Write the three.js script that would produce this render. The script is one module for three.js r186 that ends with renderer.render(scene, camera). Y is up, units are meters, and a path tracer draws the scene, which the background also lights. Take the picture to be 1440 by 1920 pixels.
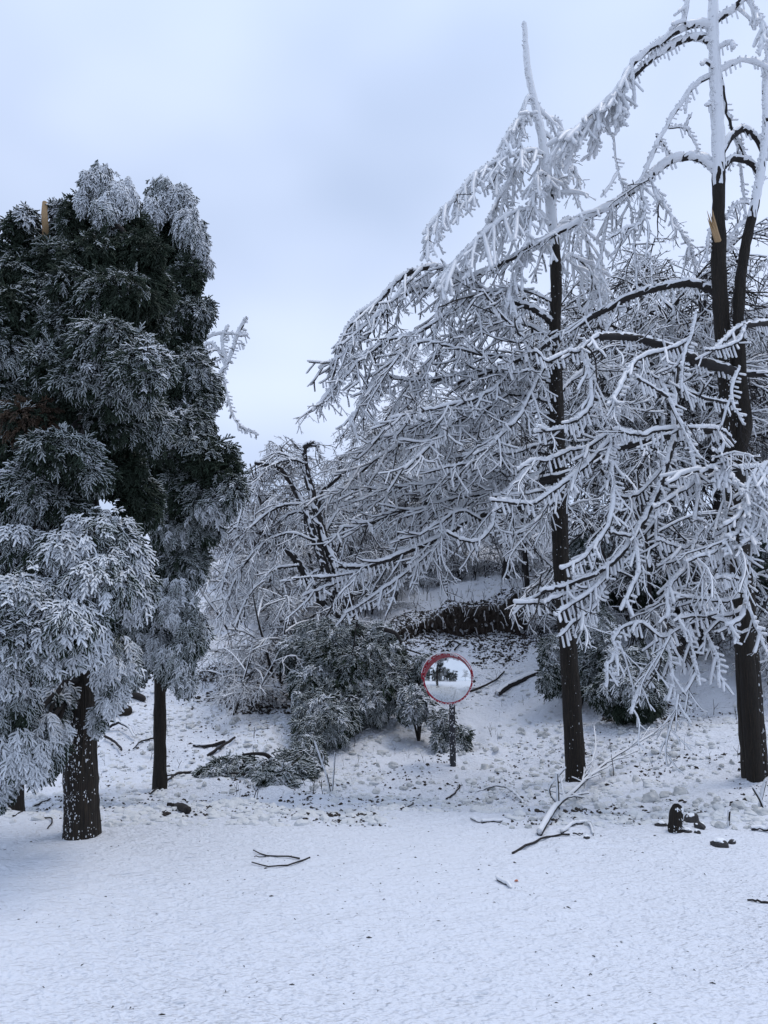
import * as THREE from 'three';
import { ImprovedNoise } from 'three/addons/math/ImprovedNoise.js';
import { mergeGeometries } from 'three/addons/utils/BufferGeometryUtils.js';

// ------------------------------------------------------------------ camera, sky, sun, exposure
const scene = new THREE.Scene();
const FOV = 68, PITCH = 7 * Math.PI / 180, EYE = 1.6;
const camera = new THREE.PerspectiveCamera(FOV, 768 / 1024, 0.05, 2000);
camera.position.set(0, EYE, 0);
camera.rotation.set(PITCH, 0, 0);
camera.updateMatrixWorld(true);

const renderer = new THREE.WebGLRenderer({ antialias: true });
renderer.toneMapping = THREE.LinearToneMapping;
renderer.toneMappingExposure = 1.26;
renderer.shadowMap.enabled = true;

const perlin = new ImprovedNoise();
const N3 = (x, y, z) => perlin.noise(x, y, z);
const fbm = (x, y, z, o = 4) => { let s = 0, a = 1, f = 1, t = 0; for (let i = 0; i < o; i++) { s += a * N3(x * f, y * f, z * f + i * 7.3); t += a; a *= 0.5; f *= 2.03; } return s / t; };
function rngOf(seed) { let a = seed >>> 0; return () => { a = (a + 0x6D2B79F5) | 0; let t = Math.imul(a ^ (a >>> 15), 1 | a); t = (t + Math.imul(t ^ (t >>> 7), 61 | t)) ^ t; return ((t ^ (t >>> 14)) >>> 0) / 4294967296; }; }
const lerp = (a, b, t) => a + (b - a) * t;
const ss = (a, b, x) => { const t = Math.min(1, Math.max(0, (x - a) / (b - a))); return t * t * (3 - 2 * t); };

{ // an even, slightly mottled snow-cloud sky
  const W = 512, Hh = 256, d = new Float32Array(W * Hh * 4);
  for (let j = 0; j < Hh; j++) for (let i = 0; i < W; i++) {
    const th = (j + 0.5) / Hh * Math.PI, ph = (i + 0.5) / W * Math.PI * 2;
    const y = -Math.cos(th), x = Math.sin(th) * Math.cos(ph), z = Math.sin(th) * Math.sin(ph);
    const n = fbm(x * 1.7 + 3.1, y * 2.6, z * 1.7 + 1.7, 4), m = fbm(x * 0.9 + 9, y * 1.4, z * 0.9, 3);
    const b = (1 + 0.38 * n + 0.24 * m) * 0.885 * (1 + 0.36 * ss(0.5, 0.95, y)), w = Math.max(-1, Math.min(1, n * 1.8 + 0.5 * m));
    const k = (j * W + i) * 4;
    d[k] = (0.565 + 0.05 * w) * b; d[k + 1] = (0.668 + 0.025 * w) * b; d[k + 2] = (0.89 - 0.01 * w) * b; d[k + 3] = 1;
    if (y < -0.02) { const g = 0.75; d[k] *= g; d[k + 1] *= g; d[k + 2] *= g; }
  }
  const t = new THREE.DataTexture(d, W, Hh, THREE.RGBAFormat, THREE.FloatType);
  t.mapping = THREE.EquirectangularReflectionMapping; t.magFilter = t.minFilter = THREE.LinearFilter; t.needsUpdate = true;
  scene.background = t; scene.environment = t;
}
const sun = new THREE.DirectionalLight(0xfff6ec, 0.9);
sun.position.set(11, 34, -13); sun.target.position.set(0, 0, -9);
sun.castShadow = true; sun.shadow.radius = 40; sun.shadow.mapSize.set(2048, 2048);
Object.assign(sun.shadow.camera, { left: -25, right: 25, top: 25, bottom: -25, near: 1, far: 90 });
scene.add(sun, sun.target);
// scene.fog = new THREE.FogExp2(0xb9c6dd, 0.006);

// ------------------------------------------------------------------ pixel -> point (pixels of the 1440 x 1920 photograph)
const FPX = 960 / Math.tan(FOV / 2 * Math.PI / 180);
function ray(px, py) {
  const v = new THREE.Vector3((px - 720) / FPX, (960 - py) / FPX, -1);
  return v.applyAxisAngle(new THREE.Vector3(1, 0, 0), PITCH);
}
function at(px, py, D) { const v = ray(px, py); return v.multiplyScalar(D / -v.z).add(camera.position); }
const pxm = (n, D) => n * D / FPX;                 // n photograph pixels at distance D, in metres

// ------------------------------------------------------------------ terrain
const PD = [-300, 5.6, 6.3, 7.2, 8.6, 10.2, 11.4, 13, 14.5, 16, 19, 30, 60, 200, 420];
const PH = [0, 0, -0.05, -0.30, -0.50, -0.54, -0.38, 0.06, 0.62, 1.15, 2.1, 4.6, 8, 18, 30];
const PM = PD.map((_, i) => { if (i === 0 || i === PD.length - 1) return 0; const a = (PH[i] - PH[i - 1]) / (PD[i] - PD[i - 1]), b = (PH[i + 1] - PH[i]) / (PD[i + 1] - PD[i]); return a * b <= 0 ? 0 : 2 * a * b / (a + b); });
function prof(D) {
  let i = 0; while (i < PD.length - 2 && D > PD[i + 1]) i++;
  const h = PD[i + 1] - PD[i], t = Math.min(1, Math.max(0, (D - PD[i]) / h)), t2 = t * t, t3 = t2 * t;
  return (2 * t3 - 3 * t2 + 1) * PH[i] + (t3 - 2 * t2 + t) * h * PM[i] + (-2 * t3 + 3 * t2) * PH[i + 1] + (t3 - t2) * h * PM[i + 1];
}
// ledges cut into the slope: [x0, x1, D, height]
const LEDGES = [[0.4, 3.5, 15.5, 0.62, 0.25]];
function H(x, z) {
  const D = -z, r = ss(0.8, 4.2, x), wob = 0.35 * N3(x * 0.5, 3.3, z * 0.4) + 0.45 * N3(x * 1.3, 3.3, z * 1.2);
  const De = D + 1.3 * r * ss(6.4, 9, D) + wob * ss(5, 7, D);
  let h = prof(De);
  if (h < 0) h *= 1 - 0.8 * r;
  h -= 0.05 * ss(-1, -6, x) * ss(3, 6, D);
  for (const [x0, x1, LD, hh, curve] of LEDGES) {
    const u = (x - x0) / (x1 - x0); if (u < -0.25 || u > 1.25) continue;
    const e = ss(-0.2, 0.25, u) * ss(1.2, 0.75, u) * Math.max(0.3, 0.85 + 0.7 * N3(x * 2.3, 4.4, LD)) * lerp(0.5, 1, ss(0.15, 0.6, u)), dd = D - (LD + curve * Math.sin(u * 5) * 0.6 + 0.12 * N3(x * 3, 0, 5));
    h += e * hh * (ss(0.0, 0.12, dd) * Math.exp(-Math.max(0, dd) * 0.55) - 0.35 * ss(-0.9, -0.02, dd) * (1 - ss(-0.02, 0.1, dd)));
  }
  const slope = ss(5.6, 8.5, D);
  h += slope * (0.10 * N3(x * 0.8, 1.2, z * 0.8) + 0.05 * N3(x * 2.1, 4.2, z * 2.1) + 0.022 * N3(x * 6, 8.2, z * 6));
  if (D > 5 && D < 22) { const q = N3(x * 3.3, 5.5, z * 3.3), w = N3(x * 8.5, 1.5, z * 8.5); h += slope * ss(-0.35, 0.3, N3(x * 0.55, 7.7, z * 0.55)) * (0.075 * Math.abs(q) + 0.045 * Math.max(0, w)); }
  h += 0.014 * N3(x * 0.9 + 4, 0.2, z * 1.1);
  if (D < 12 && D > -2) {
    const a = 0.30, s = x * Math.cos(a) - z * Math.sin(a), c = x * Math.sin(a) + z * Math.cos(a);
    const fl = 0.55 + 0.9 * Math.max(0, N3(x * 0.7, 6.6, z * 0.9) + 0.35); h += fl * (0.012 * N3(s * 2.6, c * 5.5, 2.2) + 0.008 * N3(s * 6, c * 11, 6.1) + 0.010 * N3(s * 13, c * 19, 9.1));
  }
  return h;
}
function onGround(px, py, lift = 0) {
  const v = ray(px, py); let D = 2, prev = 2;
  for (; D < 60; D += 0.05) { const p = at(px, py, D); if (p.y < H(p.x, p.z)) break; prev = D; }
  let a = prev, b = D; for (let i = 0; i < 12; i++) { const m = (a + b) / 2, p = at(px, py, m); if (p.y < H(p.x, p.z)) b = m; else a = m; }
  const p = at(px, py, b); p.y = H(p.x, p.z) + lift; return p;
}

// ------------------------------------------------------------------ naming
const used = new Map();
function numbered(n) { const k = used.get(n) || 0; used.set(n, k + 1); return k ? n + '_' + String(k).padStart(3, '0') : n; }
function tag(o, label, category, group, kind) { if (label) o.userData.label = label; if (category) o.userData.category = category; if (group) o.userData.group = group; if (kind) o.userData.kind = kind; o.traverse(c => { c.castShadow = c.receiveShadow = true; }); return o; }
function thing(name, pos) { const g = new THREE.Group(); g.name = numbered(name); if (pos) g.position.copy(pos); scene.add(g); return g; }
function lights(m) { m.castShadow = m.receiveShadow = true; return m; }

// ------------------------------------------------------------------ textures and materials
function texture(size, fn, srgb, rep = 1) {
  const d = new Uint8Array(size * size * 4);
  for (let j = 0; j < size; j++) for (let i = 0; i < size; i++) { const c = fn(i / size, j / size), k = (j * size + i) * 4; d[k] = c[0]; d[k + 1] = c[1]; d[k + 2] = c[2]; d[k + 3] = 255; }
  const t = new THREE.DataTexture(d, size, size, THREE.RGBAFormat); t.wrapS = t.wrapT = THREE.RepeatWrapping; t.magFilter = THREE.LinearFilter; t.minFilter = THREE.LinearMipmapLinearFilter; t.generateMipmaps = true;
  if (srgb) t.colorSpace = THREE.SRGBColorSpace; t.repeat.set(rep, rep); t.needsUpdate = true; return t;
}
// noise that repeats after one tile
function tile(u, v, fx, fy, s) {
  const a = u * fx, b = v * fy, wu = u, wv = v, n = (x, y) => N3(x, y, s);
  return n(a, b) * (1 - wu) * (1 - wv) + n(a - fx, b) * wu * (1 - wv) + n(a, b - fy) * (1 - wu) * wv + n(a - fx, b - fy) * wu * wv;
}
const snowBump = texture(1024, (u, v) => {
  const q = tile(u, v, 14, 44, 1.5) * 34 + tile(u, v, 40, 100, 4.5) * 56 + tile(u, v, 110, 200, 8.5) * 66 + tile(u, v, 220, 330, 3.5) * 40;
  const c = Math.max(0, Math.min(255, 128 + q)); return [c, c, c];
}, false);
const snowMap = texture(1024, (u, v) => {
  const n = tile(u, v, 24, 60, 11.5) + 0.6 * tile(u, v, 70, 150, 3.5), d = Math.max(0, n - 0.52) * 90;
  return [212 - d * 1.1, 216 - d, 223 - d * 0.9];
}, true);
const snowMat = new THREE.MeshStandardMaterial({ color: 0xffffff, map: snowMap, roughness: 0.85, bumpMap: snowBump, bumpScale: 0.045 });
const iceMat = new THREE.MeshPhysicalMaterial({ color: new THREE.Color().setRGB(0.74, 0.755, 0.775), roughness: 0.5 });
const rimeMat = new THREE.MeshStandardMaterial({ color: new THREE.Color().setRGB(0.80, 0.82, 0.84), roughness: 0.8 });
const lumpMat = new THREE.MeshPhysicalMaterial({ color: new THREE.Color().setRGB(0.46, 0.47, 0.465), roughness: 0.4 });
const barkMap = texture(512, (u, v) => {
  const r = tile(u, v, 26, 5, 1.3) * 0.8 + tile(u, v, 60, 10, 5.3) * 0.6 + tile(u, v, 12, 40, 7.7) * 0.25, s = Math.max(0, Math.min(1, 0.5 + r));
  return [40 + s * 44, 35 + s * 37, 31 + s * 29];
}, true);
const barkBump = texture(512, (u, v) => { const r = tile(u, v, 26, 5, 1.3) * 0.8 + tile(u, v, 60, 10, 5.3) * 0.6, s = Math.max(0, Math.min(1, 0.5 + r)) * 255; return [s, s, s]; }, false);
const barkMat = new THREE.MeshStandardMaterial({ color: 0xbfbcb2, map: barkMap, bumpMap: barkBump, bumpScale: 0.03, roughness: 0.95 });
const twigMat = new THREE.MeshStandardMaterial({ color: new THREE.Color().setRGB(0.016, 0.013, 0.012), roughness: 0.9 });
const woodMap = texture(128, (u, v) => { const s = Math.max(0, Math.min(1, 0.55 + tile(u, v, 16, 3, 3.3) * 1.1 + 0.4 * tile(u, v, 40, 6, 1.3))); return [120 + 135 * s, 95 + 160 * s, 70 + 185 * s]; }, true);
const rawWoodMat = new THREE.MeshStandardMaterial({ color: new THREE.Color().setRGB(0.48, 0.33, 0.18), roughness: 0.8, map: woodMap, bumpMap: barkBump, bumpScale: 0.02 });
const soilMat = new THREE.MeshStandardMaterial({ color: new THREE.Color().setRGB(0.05, 0.037, 0.029), roughness: 1 });
const leafMat = new THREE.MeshStandardMaterial({ color: new THREE.Color().setRGB(0.035, 0.028, 0.022), roughness: 0.95, side: THREE.DoubleSide });
const greenMat = new THREE.MeshStandardMaterial({ color: 0xffffff, roughness: 0.8 });
const frostMat = new THREE.MeshStandardMaterial({ color: 0xffffff, roughness: 0.7 });

// ------------------------------------------------------------------ mesh builder: many tubes into one geometry
const _t = new THREE.Vector3(), _u = new THREE.Vector3(), _b = new THREE.Vector3(), UP = new THREE.Vector3(0, 1, 0);
class MB {
  constructor() { this.p = []; this.n = []; this.uv = []; this.i = []; }
  get empty() { return !this.i.length; }
  tube(pts, rad, sides, { cap0 = false, cap1 = true, lump = 0, rng = null, uvs = 0, flat = 1 } = {}) {
    const n = pts.length; if (n < 2) return this;
    let ux = 0, uy = 0, uz = 0, base = this.p.length / 3, len = 0;
    const ring = (c, T, r, lumpy) => {
      for (let s = 0; s < sides + (uvs ? 1 : 0); s++) {
        const a = (s % sides) / sides * Math.PI * 2, ca = Math.cos(a), sa = Math.sin(a);
        const nx = ca * _u.x + sa * _b.x, ny = ca * _u.y + sa * _b.y, nz = ca * _u.z + sa * _b.z;
        let k = r; if (lumpy) k *= 1 + (rng() - 0.5) * lump;
        this.p.push(c.x + nx * k, c.y + ny * k, c.z + nz * k); this.n.push(nx, ny, nz);
        if (uvs) this.uv.push(s / sides * Math.max(1, Math.round(uvs)), len);
      }
    };
    const stride = sides + (uvs ? 1 : 0); let rings = 0;
    for (let k = 0; k < n; k++) {
      _t.subVectors(pts[Math.min(n - 1, k + 1)], pts[Math.max(0, k - 1)]); if (_t.lengthSq() < 1e-12) _t.set(0, 1, 0); _t.normalize();
      if (k === 0) { _u.set(Math.abs(_t.y) > 0.9 ? 1 : 0, Math.abs(_t.y) > 0.9 ? 0 : 1, 0); } else { _u.set(ux, uy, uz); len += pts[k].distanceTo(pts[k - 1]); }
      _u.addScaledVector(_t, -_u.dot(_t)).normalize(); _b.crossVectors(_t, _u); ux = _u.x; uy = _u.y; uz = _u.z;
      ring(pts[k], _t, rad[k], lump && rng); rings++;
    }
    let tip = -1;
    if (cap1) {
      const r = rad[n - 1], c = pts[n - 1].clone().addScaledVector(_t, r * 0.45); len += r * 0.45; ring(c, _t, r * 0.7, false); rings++;
      c.addScaledVector(_t, r * 0.25); tip = this.p.length / 3; this.p.push(c.x, c.y, c.z); this.n.push(_t.x, _t.y, _t.z); if (uvs) this.uv.push(0.5, len);
    }
    for (let k = 0; k < rings - 1; k++) for (let s = 0; s < sides; s++) {
      const s2 = uvs ? s + 1 : (s + 1) % sides, a = base + k * stride + s, b = base + k * stride + s2, c = a + stride, d = b + stride;
      this.i.push(a, b, c, b, d, c);
    }
    if (tip >= 0) { const o = base + (rings - 1) * stride; for (let s = 0; s < sides; s++) this.i.push(o + s, o + (uvs ? s + 1 : (s + 1) % sides), tip); }
    if (cap0) { const c = this.p.length / 3; _t.subVectors(pts[0], pts[1]).normalize(); this.p.push(pts[0].x, pts[0].y, pts[0].z); this.n.push(_t.x, _t.y, _t.z); if (uvs) this.uv.push(0.5, 0); for (let s = 0; s < sides; s++) this.i.push(base + (uvs ? s + 1 : (s + 1) % sides), base + s, c); }
    return this;
  }
  geo() {
    const g = new THREE.BufferGeometry(); g.setAttribute('position', new THREE.Float32BufferAttribute(this.p, 3)); g.setAttribute('normal', new THREE.Float32BufferAttribute(this.n, 3));
    if (this.uv.length) g.setAttribute('uv', new THREE.Float32BufferAttribute(this.uv, 2));
    g.setIndex(this.i); TRI += this.i.length / 3; return g;
  }
  mesh(name, mat, parent, kind) {
    if (this.empty) return null;
    const m = new THREE.Mesh(this.geo(), mat); m.name = parent === scene ? numbered(name) : name; if (kind) m.userData.kind = kind;
    if (parent) { if (parent !== scene && parent.isGroup) { m.geometry.translate(-parent.position.x, -parent.position.y, -parent.position.z); } else if (parent !== scene) { const r = rootOf(parent); m.geometry.translate(-r.position.x, -r.position.y, -r.position.z); } parent.add(m); }
    return lights(m);
  }
}
let TRI = 0;
const rootOf = o => { while (o.parent && o.parent !== scene) o = o.parent; return o; };
const spline = (pts, n) => new THREE.CatmullRomCurve3(pts, false, 'centripetal').getPoints(n);
const pathLen = p => { let l = 0; for (let i = 1; i < p.length; i++) l += p[i].distanceTo(p[i - 1]); return l; };
const WIND = new THREE.Vector3(-0.35, 0, 0.25);

// the side of a branch on which the ice sits: up, or into the wind where it is steep
function iceSide(T) { const v = UP.clone().add(WIND); v.addScaledVector(T, -v.dot(T)); const l = v.length(); return [v.normalize(), Math.min(1, l)]; }
function tangents(p) { return p.map((_, k) => new THREE.Vector3().subVectors(p[Math.min(p.length - 1, k + 1)], p[Math.max(0, k - 1)]).normalize()); }

// bark tube + ice tube along a path; t is the thickness of the ice
function coat(barkMB, iceMB, path, rad, t, rng, { sides = 5, iceSides = 6, full = null, tail = true, lump = 0.25 } = {}) {
  const T = tangents(path);
  if (barkMB) barkMB.tube(path, rad, sides, { cap1: tail });
  const ip = [], ir = [];
  let drift = 0;
  for (let k = 0; k < path.length; k++) {
    const [U, s] = iceSide(T[k]), r = rad[k]; drift = drift * 0.6 + (rng() - 0.5) * 0.75;
    const f = full !== null ? full : ss(4.4, 6.6, path[k].y), tt = t * (0.55 + 0.45 * s) * (1 + drift) * lerp(1, 1.15, f);
    const ri = lerp(0.72 * r + 0.38 * tt, 0.93 * r + tt * 0.6, f), off = lerp(0.24 * r + 0.62 * tt, 0.5 * tt, f);
    ip.push(path[k].clone().addScaledVector(U, off)); ir.push(Math.max(0.006, ri));
  }
  const last = ip.length - 1; ip[last].addScaledVector(T[last], t * 0.7);
  iceMB.tube(ip, ir, iceSides, { cap0: true, lump, rng });
}
// blunt teeth of ice hanging below a branch in runs; from steep twigs they grow sideways with the wind
function teeth(mb, path, rad, rng, { every = 0.05, len = 0.10, r = 0.012, share = 0.5, side = 1 } = {}) {
  let acc = 0, run = rng() < share ? 3 + rng() * 6 : -(3 + rng() * 6);
  const slant = 0.12 + 0.18 * rng();
  for (let k = 1; k < path.length; k++) {
    const a = path[k - 1], b = path[k], L = a.distanceTo(b); let d = every - acc;
    while (d < L) {
      if (run > 0) {
        const f = d / L, p = a.clone().lerp(b, f), T = new THREE.Vector3().subVectors(b, a).normalize(), steep = Math.abs(T.y) > 0.72;
        const dir = steep ? new THREE.Vector3(side * (0.8 + 0.3 * rng()), -0.25 + 0.3 * (rng() - 0.5), 0.5 * (rng() - 0.5)) : new THREE.Vector3(slant + 0.1 * (rng() - 0.5), -1, 0.16 * (rng() - 0.5));
        dir.normalize(); const l = len * (0.45 + 0.75 * rng()) * (steep ? 0.65 : 1), rr = r * (0.8 + 0.4 * rng()); p.addScaledVector(dir, rad[k] * 0.3);
        mb.tube([p, p.clone().addScaledVector(dir, l)], [rr * 0.8, rr], 4, {});
      }
      run += run > 0 ? -1 : 1; if (Math.abs(run) < 1) run = run > 0 ? -(2 + rng() * 7 * (1 - share)) : 3 + rng() * 6 * share * 2;
      d += every * (0.8 + 0.4 * rng());
    }
    acc = L - (d - every); if (acc < 0) acc = 0;
  }
}
// small ragged knobs of rime on the upper and windward side
function nubs(mb, path, rad, rng, per, full) {
  const T = tangents(path), n = Math.round(pathLen(path) * per);
  for (let j = 0; j < n; j++) {
    const k = Math.min(path.length - 1, Math.floor(rng() * path.length)), [U] = iceSide(T[k]), f = full ?? ss(4.4, 6.6, path[k].y), d = U.clone(); d.x += (rng() - 0.5) * (1.8 + f); d.y += (rng() - 0.5) * (1.2 + f); d.z += (rng() - 0.5) * (1.8 + f); d.normalize();
    const p = path[k].clone().addScaledVector(T[k], (rng() - 0.5) * 0.05).addScaledVector(U, rad[k] * 0.6 + 0.008), l = 0.012 + 0.018 * rng() + 0.012 * f * rng(), r = 0.006 + 0.007 * rng();
    mb.tube([p, p.clone().addScaledVector(d, l)], [r * 1.2, r], 5, {});
  }
}
// side shoots of a branch, and theirs
function shoots(o, path, rad, rng, P, lvl = 0) {
  const T = tangents(path), L = pathLen(path), sp = P.sp[lvl] * 0.86; let s = sp * (0.3 + rng()), acc = 0, alt = rng() < 0.5 ? 1 : -1;
  for (let k = 1; k < path.length; k++) {
    const a = path[k - 1], b = path[k], l = a.distanceTo(b);
    while (s < acc + l) {
      const f = (s - acc) / l, tt = s / L; s += sp * (0.6 + 0.8 * rng()); alt = -alt;
      if (tt < (lvl ? 0.05 : P.from ?? 0.08)) continue;
      const p = a.clone().lerp(b, f), t = T[k];
      const side = new THREE.Vector3().crossVectors(t, UP); if (side.lengthSq() < 0.05) side.set(rng() - 0.5, 0, rng() - 0.5); side.normalize();
      const up = new THREE.Vector3().crossVectors(side, t), th = (rng() - 0.5) * P.roll * 2;
      const Pv = side.multiplyScalar(alt * Math.cos(th)).addScaledVector(up, Math.sin(th));
      const A = lerp(P.ang[0], P.ang[1], rng()), d = t.clone().multiplyScalar(Math.cos(A)).addScaledVector(Pv, Math.sin(A));
      const hi = P.hang !== undefined ? P.hang : ss(3.6, 5.2, p.y);
      d.y -= lerp(P.dip, 0.9, hi) * (lvl ? 0.6 : 1); d.normalize();
      const len = P.len[lvl] * (0.45 + 0.75 * rng()) * (1 - 0.5 * tt * tt) * (P.grow ?? 1), n = Math.max(3, Math.round(len / P.step)), ds = len / n, q = [p.clone()];
      for (let j = 0; j < n; j++) {
        d.y += lerp(P.curl, -0.8, hi) * ds * (j > n * 0.3 ? 1 : 0.2); d.x += (rng() - 0.5) * P.jit; d.y += (rng() - 0.5) * P.jit; d.z += (rng() - 0.5) * P.jit; d.normalize();
        q.push(q[j].clone().addScaledVector(d, ds));
      }
      const r0 = P.r[lvl] * (0.68 + 0.34 * rng()), rr = q.map((_, j) => lerp(r0, r0 * 0.6, j / n));
      coat(o.tw, o.ti, q, rr, P.ice[lvl] * (0.58 + 0.42 * rng()), rng, { sides: P.sides, iceSides: P.iceSides, full: P.full ?? null });
      if (P.teeth && rng() < P.teeth) teeth(o.ic, q, rr, rng, { every: P.tEvery ?? 0.05, len: P.tLen ?? 0.085, r: P.tR ?? 0.011, share: 0.45, side: alt });
      if (lvl + 1 < P.sp.length) shoots(o, q, rr, rng, P, lvl + 1);
    }
    acc += l;
  }
}
const NEAR = { sp: [0.17, 0.15], len: [0.62, 0.26], ang: [0.55, 1.05], roll: 0.9, dip: 0.35, curl: 1.1, jit: 0.16, step: 0.09, r: [0.0115, 0.009], ice: [0.024, 0.02], sides: 4, iceSides: 5, teeth: 0.5 };

// a fine side spray cased in ice, drawn many times
function twigSpray(seed, L, sub, hang) {
  const rng = rngOf(seed), o = { tw: new MB(), ti: new MB(), ic: new MB() }, p = []; for (let j = 0; j <= 7; j++) { const t = j / 7; p.push(new THREE.Vector3(0.05 * Math.sin(t * 4 + seed), -0.10 * hang * t * t + (rng() - 0.5) * 0.02, L * t)); }
  const r = p.map((_, j) => lerp(0.011, 0.008, j / 7)); coat(o.tw, o.ti, p, r, 0.0135, rng, { sides: 4, iceSides: 5, full: 0.05 });
  shoots(o, p, r, rng, { sp: [sub, 0.14], len: [L * 0.5, L * 0.22], ang: [0.5, 1.0], roll: 1.2, dip: 0.15, curl: 0.4 - hang, jit: 0.24, step: 0.08, r: [0.0085, 0.0075], ice: [0.0125, 0.011], sides: 3, iceSides: 4, hang: 0.2 * hang, full: 0.05, from: 0.1 });
  teeth(o.ic, p, r, rng, { every: 0.05, len: 0.06, r: 0.009, share: 0.4 }); if (!o.ic.empty) { const b = o.ti.p.length / 3; o.ti.p.push(...o.ic.p); o.ti.n.push(...o.ic.n); o.ti.i.push(...o.ic.i.map(k => k + b)); }
  const t0 = TRI, g = [o.tw.geo(), o.ti.geo()]; TRI = t0; return g;
}
let SPRAYS = null;
function scatterTwigs(acc, path, rng, { gap = 0.12, size = 1, dip = 0.4, from = 0.15, ang = [0.5, 1.1] }) {
  const T = tangents(path), L = pathLen(path); let s = gap * rng() + from * L, d = 0;
  for (let k = 1; k < path.length; k++) {
    const l = path[k].distanceTo(path[k - 1]);
    while (s < d + l) {
      const p = path[k - 1].clone().lerp(path[k], (s - d) / l), t = T[k], a = rng() * 6.283, A = lerp(ang[0], ang[1], rng()); s += gap * (0.6 + 0.8 * rng());
      const side = new THREE.Vector3(Math.cos(a), 0.5 * Math.sin(a * 1.7), Math.sin(a)); side.addScaledVector(t, -side.dot(t)).normalize();
      const z = t.clone().multiplyScalar(Math.cos(A)).addScaledVector(side, Math.sin(A)); z.y -= dip * (0.5 + rng()); z.normalize();
      const y = UP.clone().add(WIND).addScaledVector(z, -UP.clone().add(WIND).dot(z)).normalize(), x = new THREE.Vector3().crossVectors(y, z), sc = size * (0.55 + 0.7 * rng());
      acc[Math.floor(rng() * acc.length)].push(new THREE.Matrix4().makeBasis(x, y, z).scale(new THREE.Vector3(sc * 0.6 + 0.4 * size, sc * 0.6 + 0.4 * size, sc)).setPosition(p));
    }
    d += l;
  }
}
function flushTwigs(acc, root, off, bare = 2) {   // some of the fine twigs have shed their ice
  acc.forEach((all, v) => {
    if (!all.length) return; const made = [0, 1].map(q => { const list = q ? all.filter((_, i) => i % 10 >= bare) : all; const im = new THREE.InstancedMesh(SPRAYS[v][q], q ? iceMat : twigMat, list.length); list.forEach((m, i) => { const w = m.clone(); if (off) { w.elements[12] -= off.x; w.elements[13] -= off.y; w.elements[14] -= off.z; } im.setMatrixAt(i, w); }); im.name = q ? 'fine_twig_ice' : 'fine_twig'; im.userData.kind = 'stuff'; return lights(im); });
    root.add(made[0]); made[0].add(made[1]);
  });
}
const freshTwigs = () => SPRAYS.map(() => []);
function treeParts() { return { tw: new MB(), ti: new MB(), ic: new MB() }; }
SPRAYS = [[11, 0.6, 0.13, 0.5], [12, 0.7, 0.15, 1.4], [13, 0.55, 0.12, 0.2], [14, 0.75, 0.17, 0.9]].map(a => twigSpray(...a));
let FINE = null;
// a limb given in photograph pixels: [distance at start, at end, thickness in px at start, at end, x, y, x, y, ...]
function limb(root, spec, rng, P = {}, opt = {}) {
  const [D0, D1, w0, w1, ...xy] = spec, n = xy.length / 2, raw = [];
  for (let k = 0; k < n; k++) raw.push(at(xy[2 * k], xy[2 * k + 1], lerp(D0, D1, k / (n - 1))));
  const L = pathLen(raw), m = Math.max(6, Math.ceil(L / 0.052)), path = spline(raw, m);
  for (let k = 1; k < path.length; k++) { const a = 0.011; path[k].x += (rng() - 0.5) * a; path[k].y += (rng() - 0.5) * a; path[k].z += (rng() - 0.5) * a; }
  const rad = path.map((_, k) => Math.max(0.0085, pxm(lerp(w0, w1, k / m) * (w0 < 15 ? 0.60 : 0.9), lerp(D0, D1, k / m)) / 2));
  const bark = new MB(), ice = new MB(), o = treeParts();
  coat(bark, ice, path, rad, (opt.ice ?? 0.026) * 0.74, rng, { lump: 0.55, sides: rad[0] > 0.03 ? 9 : 6, iceSides: 8, full: opt.full ?? null });
  teeth(o.ic, path, rad, rng, { every: 0.052, len: opt.tooth ?? 0.11, r: 0.0125, share: opt.share ?? 0.45 });
  nubs(ice, path, rad, rng, 46, opt.full ?? null);
  if (P) shoots(o, path, rad, rng, { ...NEAR, ...P });
  if (P && FINE && (P.fine ?? 1)) scatterTwigs(FINE, path, rng, { gap: 0.25 / (P.fine ?? 1), size: (P.grow ?? 1) * 0.75, dip: lerp(0.35, 1.2, P.hang ?? 0), from: P.from ?? 0.12 });
  const b = bark.mesh('branch', twigMat, root); ice.mesh('ice_coat', iceMat, b);
  o.tw.mesh('twig', twigMat, b, 'stuff'); o.ti.mesh('twig_ice', iceMat, b, 'stuff'); o.ic.mesh('icicle', iceMat, b, 'stuff');
  return b;
}
// trunk with bark ridges, its foot set into the snow
function trunkPath(spec, D) { const p = []; for (let k = 0; k < spec.length; k += 3) p.push([at(spec[k], spec[k + 1], D), pxm(spec[k + 2], D) / 2]); return p; }
function trunk(root, spec, D, seed, { sides = 20, flare = 1.4, name = 'trunk' } = {}) {
  const rng = rngOf(seed), c = trunkPath(spec, D), foot = c[0][0].clone(); foot.y = H(foot.x, foot.z) - 0.25; c.unshift([foot, c[0][1] * flare]);
  const path = spline(c.map(e => e[0]), c.length * 7), rad = path.map((_, k) => { const f = k / (path.length - 1) * (c.length - 1), i = Math.min(c.length - 2, Math.floor(f)); return lerp(c[i][1], c[i + 1][1], f - i) * (1 + 0.06 * N3(k * 0.7, seed, 1)); });
  const mb = new MB(); mb.tube(path, rad, sides, { uvs: 3 });
  for (let k = 0; k < mb.p.length; k += 3) { const q = 0.014 * N3(mb.p[k] * 26, mb.p[k + 1] * 4, mb.p[k + 2] * 26) + 0.006 * N3(mb.p[k] * 60, mb.p[k + 1] * 9, mb.p[k + 2] * 60); mb.p[k] += mb.n[k] * q; mb.p[k + 1] += mb.n[k + 1] * q; mb.p[k + 2] += mb.n[k + 2] * q; }
  const m = mb.mesh(name, barkMat, root);
  return { mesh: m, path, rad };
}
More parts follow.
